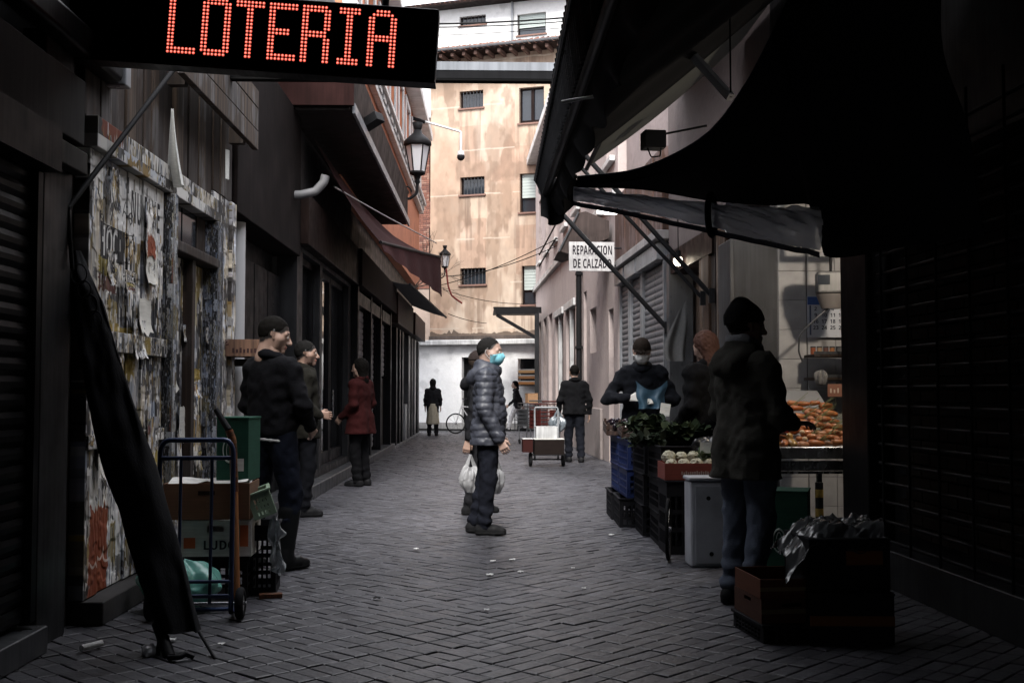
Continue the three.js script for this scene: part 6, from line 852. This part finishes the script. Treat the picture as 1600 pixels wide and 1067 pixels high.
{ const c = at(1299, 455, 9.2), b = thing('hanging_scale', 'grey hanging scale with dark display above the calendar', 'scale', c, -.15); B(b, 'housing', -.12, .13, -.02, .16, -.08, .08, M([.2, .2, .2], .5, { map: T.grime }), .02); B(b, 'display', -.12, -.02, .05, .13, .0815, .088, MAT.winGlass); mesh(b, 'pan_hopper', new THREE.CylinderGeometry(.125, .08, .12, 16, 1).scale(1, 1, .7).translate(0, -.085, 0), M([.10, .09, .085], .5)); mesh(b, 'hanger', rodG([0, .16, 0], [0, .46, 0], .012), MAT.iron); B(b, 'top_frame', -.16, .16, .29, .33, -.02, .02, MAT.midGrey); B(b, 'top_frame', -.16, -.13, .331, .7, -.02, .02, MAT.midGrey); mesh(b, 'cable', tubeG([[.08, .3, .05], [.1, 0, .07], [.13, -.3, .08], [.12, -.75, .06]], .008, 30, 6), MAT.cable); mesh(b, 'hook', tubeG([[-.02, -.14, .0], [-.12, -.22, .02], [-.26, -.36, .03], [-.27, -.5, .02], [-.24, -.58, 0]], .008, 24, 6), MAT.midGrey); }
for (const [y, lab] of [[556, 'upper narrow shelf of jars below the calendar'], [592, 'lower narrow shelf below the jars']]) { const c = at(1298, y, 9.5), b = thing('wall_shelf', lab, 'shelf', c); B(b, 'board', -.17, .25, -.012, .012, -.2, .1, MAT.woodDark, .003); B(b, 'lip', -.17, .25, .012, .035, .088, .1, MAT.midGrey); B(b, 'bracket', .18, .2, -.1, -.013, -.2, .0, MAT.iron); }
{ const c = at(1282, 556, 9.48), cols = [[.25, .08, .04], [.3, .2, .12], [.12, .06, .05], [.28, .12, .05], [.1, .1, .1]]; for (let i = 0; i < 6; i++) { const b = thing('small_jar', 'small jar on the upper shelf below the calendar', 'jar', V(c.x - .06 + i * .055, c.y + .013, c.z), 0, 'jars on the upper shelf'); mesh(b, 'jar', new THREE.CylinderGeometry(.022, .022, .055, 10).translate(0, .028, 0), M(cols[i % 5], .3)); mesh(b, 'lid', new THREE.CylinderGeometry(.023, .023, .012, 10).translate(0, .062, 0), MAT.midGrey); } bag('shelf_bag', 'crumpled pale bag hanging under the upper shelf', at(1285, 602, 9.4), .045, .06, .04, M([.16, .155, .15], .8), 5, 'bag', false); }
// --- right foreground boxes
crate('ground_crate', 'low black crate on the ground under two fruit cartons', V(1.57, 0, -5.9), .12, .32, .08, .44, MAT.blackCrate);
carton('fruit_carton', 'dull red and yellow fruit carton directly on the low black crate', 'box', V(1.57, .098, -5.9), .1, .32, .12, .42, M([.06, .028, .02], .85, { map: T.card }), { hole: 1, tape: M([.11, .09, .05], .8) });
carton('fruit_carton', 'open fruit carton with orange end on top of the low stack', 'box', V(1.57, .22, -5.9), .08, .32, .10, .42, M([.09, .034, .02], .85, { map: T.card }), { tape: M([.16, .12, .06], .8) });
carton('dark_carton', 'dark carton with orange label at the bottom of the wrapped stack', 'box', V(1.88, 0, -5.8), -.05, .42, .25, .4, M([.02, .02, .022], .8, { map: T.card }), { lid: 1, tape: M([.16, .055, .012], .8) });
{ const b = carton('dark_carton', 'dark carton with orange label under crumpled plastic', 'box', V(1.87, .265, -5.85), .04, .42, .25, .4, M([.018, .018, .02], .8, { map: T.card }), { lid: 1 }); B(b, 'label_strip', -.02, .17, .13, .2, .201, .204, M([.18, .06, .012], .8)); }
{ const g = sheetG((s, t) => { const x = 1.63 + .46 * s, dn = sstep(.25, 0, s) + sstep(.7, 1, t) * .6; return V(x - .05 * dn, .545 + .05 * n2(s * 8, t * 8, 0, 3) + .03 * n2(s * 22, t * 22, 0, 4) - .2 * dn * (.6 + .4 * n2(t * 7, s * 3)), -6.06 + .42 * t); }, 44, 36, .002); tag(mesh(scene, 'plastic_sheet', g, MP([.12, .125, .13], .2, { transmission: .35, thickness: 0 })), 'crumpled plastic sheet over the dark cartons', 'plastic'); }
logoBox('tall dark green carton with oval logo behind the jeans', V(2.02, 0, -7.35), -.35, .3, .62, .3);
{ const b = thing('striped_post', 'short yellow and black striped post under the steel counter', 'post', V(2.52, 0, -8.25)); mesh(b, 'post', new THREE.CylinderGeometry(.03, .03, .6, 12).translate(0, .3, 0), M([.02, .02, .02], .6)); for (let i = 0; i < 4; i++) mesh(b, 'stripe', new THREE.CylinderGeometry(.031, .031, .06, 12, 1, true).translate(0, .1 + i * .14, 0), M([.3, .2, .04], .6)); }
// --- loaded trolley, shopping carts, bicycle far down the lane
{ const p = gp(855, 729), b = thing('loaded_trolley', 'two-wheeled trolley loaded with dark and white cartons', 'trolley', p, .05), m = MAT.lightGrey, w = .26; mesh(b, 'frame', tubeG([[-.2, .1, -.1], [-.2, .6, -.1], [-.2, .98, -.12], [-.18, 1.0, -.12], [.18, 1.0, -.12], [.2, .98, -.12], [.2, .6, -.1], [.2, .1, -.1]], .016, 60, 8), m); mesh(b, 'axle', rodG([-w, .12, -.04], [w, .12, -.04], .012), MAT.iron); B(b, 'toe_plate', -.26, .26, .20, .215, -.1, .22, MAT.iron); for (const s of [-1, 1]) { const g = new THREE.Group(); g.name = 'wheel'; g.position.set(s * (w + .02), .12, -.04); b.add(g); mesh(g, 'tyre', new THREE.TorusGeometry(.095, .027, 10, 24).rotateY(Math.PI / 2), MAT.rubber); mesh(g, 'rim', new THREE.CylinderGeometry(.08, .08, .03, 16).rotateZ(Math.PI / 2), MAT.midGrey); }
  carton('dark_carton', 'dark brown carton with white top edge on the loaded trolley', 'box', p.clone().add(V(.02, .216, .05)), .05, .50, .25, .3, M([.014, .010, .009], .8, { map: T.card }), { lid: 1, lidMat: MAT.cardWhite }); carton('white_carton', 'white carton stacked on the dark one on the trolley', 'box', p.clone().add(V(-.02, .48, .03)), .05, .36, .19, .26, MAT.white, { lid: 1 }); carton('side_carton', 'small white and red carton hanging off the trolley side', 'box', p.clone().add(V(-.34, .25, .04)), .05, .17, .22, .24, M([.03, .01, .009], .8), { lid: 1, lidMat: MAT.white });
  bag('grey_bag', 'grey-blue plastic bag hanging behind the trolley cartons', p.clone().add(V(.2, .58, -.26)), .14, .13, .09, MP([.13, .15, .17], .3, { transmission: .2, thickness: 0 }), 51); }
function cart(px, py, label, mat) { const p = gp(px, py), b = thing('shopping_cart', label, 'cart', p, .35); const w = .25, d = .32; for (let i = 0; i <= 6; i++) { const y = .45 + i * .09; mesh(b, 'basket_wire', tubeG([[-w, y, d], [w, y, d], [w, y, -d], [-w, y, -d], [-w, y, d]], .009, 40, 5), mat); } for (let i = 0; i <= 6; i++) { const x = -w + i * w / 3; mesh(b, 'basket_wire', rodG([x, .45, d], [x, .99, d], .006, .006, 5), mat); mesh(b, 'basket_wire', rodG([x, .45, -d], [x, .99, -d], .006, .006, 5), mat); } B(b, 'basket_floor', -w, w, .445, .455, -d, d, mat); mesh(b, 'handle', rodG([-w, 1.05, d + .08], [w, 1.05, d + .08], .018), mat); for (const x of [-w, w]) { mesh(b, 'leg', rodG([x, .45, d - .05], [x, .1, d - .1], .014), MAT.midGrey); mesh(b, 'leg', rodG([x, .45, -d + .05], [x, .1, -d + .1], .014), MAT.midGrey); for (const z of [d - .1, -d + .1]) mesh(b, 'wheel', new THREE.TorusGeometry(.045, .018, 8, 14).rotateY(Math.PI / 2).translate(x, .063, z), MAT.rubber); B(b, 'panel', x - .006, x + .006, .46, .85, -d + .02, d - .02, mat); } return b; }
cart(852, 700, 'dark red wire shopping cart standing beyond the trolley', M([.06, .014, .012], .5)); cart(832, 694, 'grey wire shopping cart beside the red one', MAT.midGrey);
carton('tan_carton', 'small tan carton lying on the grey wire shopping cart', 'box', gp(832, 694).add(V(-.02, 1.0, .0)), .3, .26, .22, .2, M([.3, .17, .09], .85, { map: T.card }), { lid: 1 });
{ const p = at(712, 672, 34).setY(0), b = thing('bicycle', 'bicycle parked by the white wall behind the masked man', 'bicycle', p, .25), ir = MAT.iron, wh = (x) => { const g = new THREE.Group(); g.name = 'wheel'; g.position.set(x, .31, 0); b.add(g); mesh(g, 'tyre', new THREE.TorusGeometry(.29, .022, 8, 32), MAT.rubber); mesh(g, 'hub', new THREE.CylinderGeometry(.03, .03, .07, 10).rotateX(Math.PI / 2), MAT.steel); for (let i = 0; i < 10; i++) mesh(g, 'spoke', rodG([0, 0, 0], [.28 * Math.cos(i * .628), .28 * Math.sin(i * .628), 0], .003, .003, 4), MAT.steel); }; wh(0); wh(1.0); mesh(b, 'frame', merge([rodG([0, .31, 0], [.18, .85, 0], .02), rodG([.18, .85, 0], [.25, 1.05, 0], .016), rodG([.17, .8, 0], [.55, .3, 0], .02), rodG([.17, .82, 0], [.68, .78, 0], .018), rodG([.68, .85, 0], [.55, .3, 0], .018), rodG([.55, .3, 0], [1, .31, 0], .015), rodG([.68, .8, 0], [1, .31, 0], .012)]), M([.4, .4, .42], .4)); mesh(b, 'handlebar', tubeG([[.3, 1.05, -.25], [.22, 1.06, -.1], [.22, 1.06, .1], [.3, 1.05, .25]], .015, 20, 6), ir); B(b, 'saddle', .58, .84, .88, .93, -.07, .07, ir, .02); mesh(b, 'crank', new THREE.TorusGeometry(.09, .012, 6, 20).translate(.55, .3, .03), ir); }
renderer.render(scene, camera);
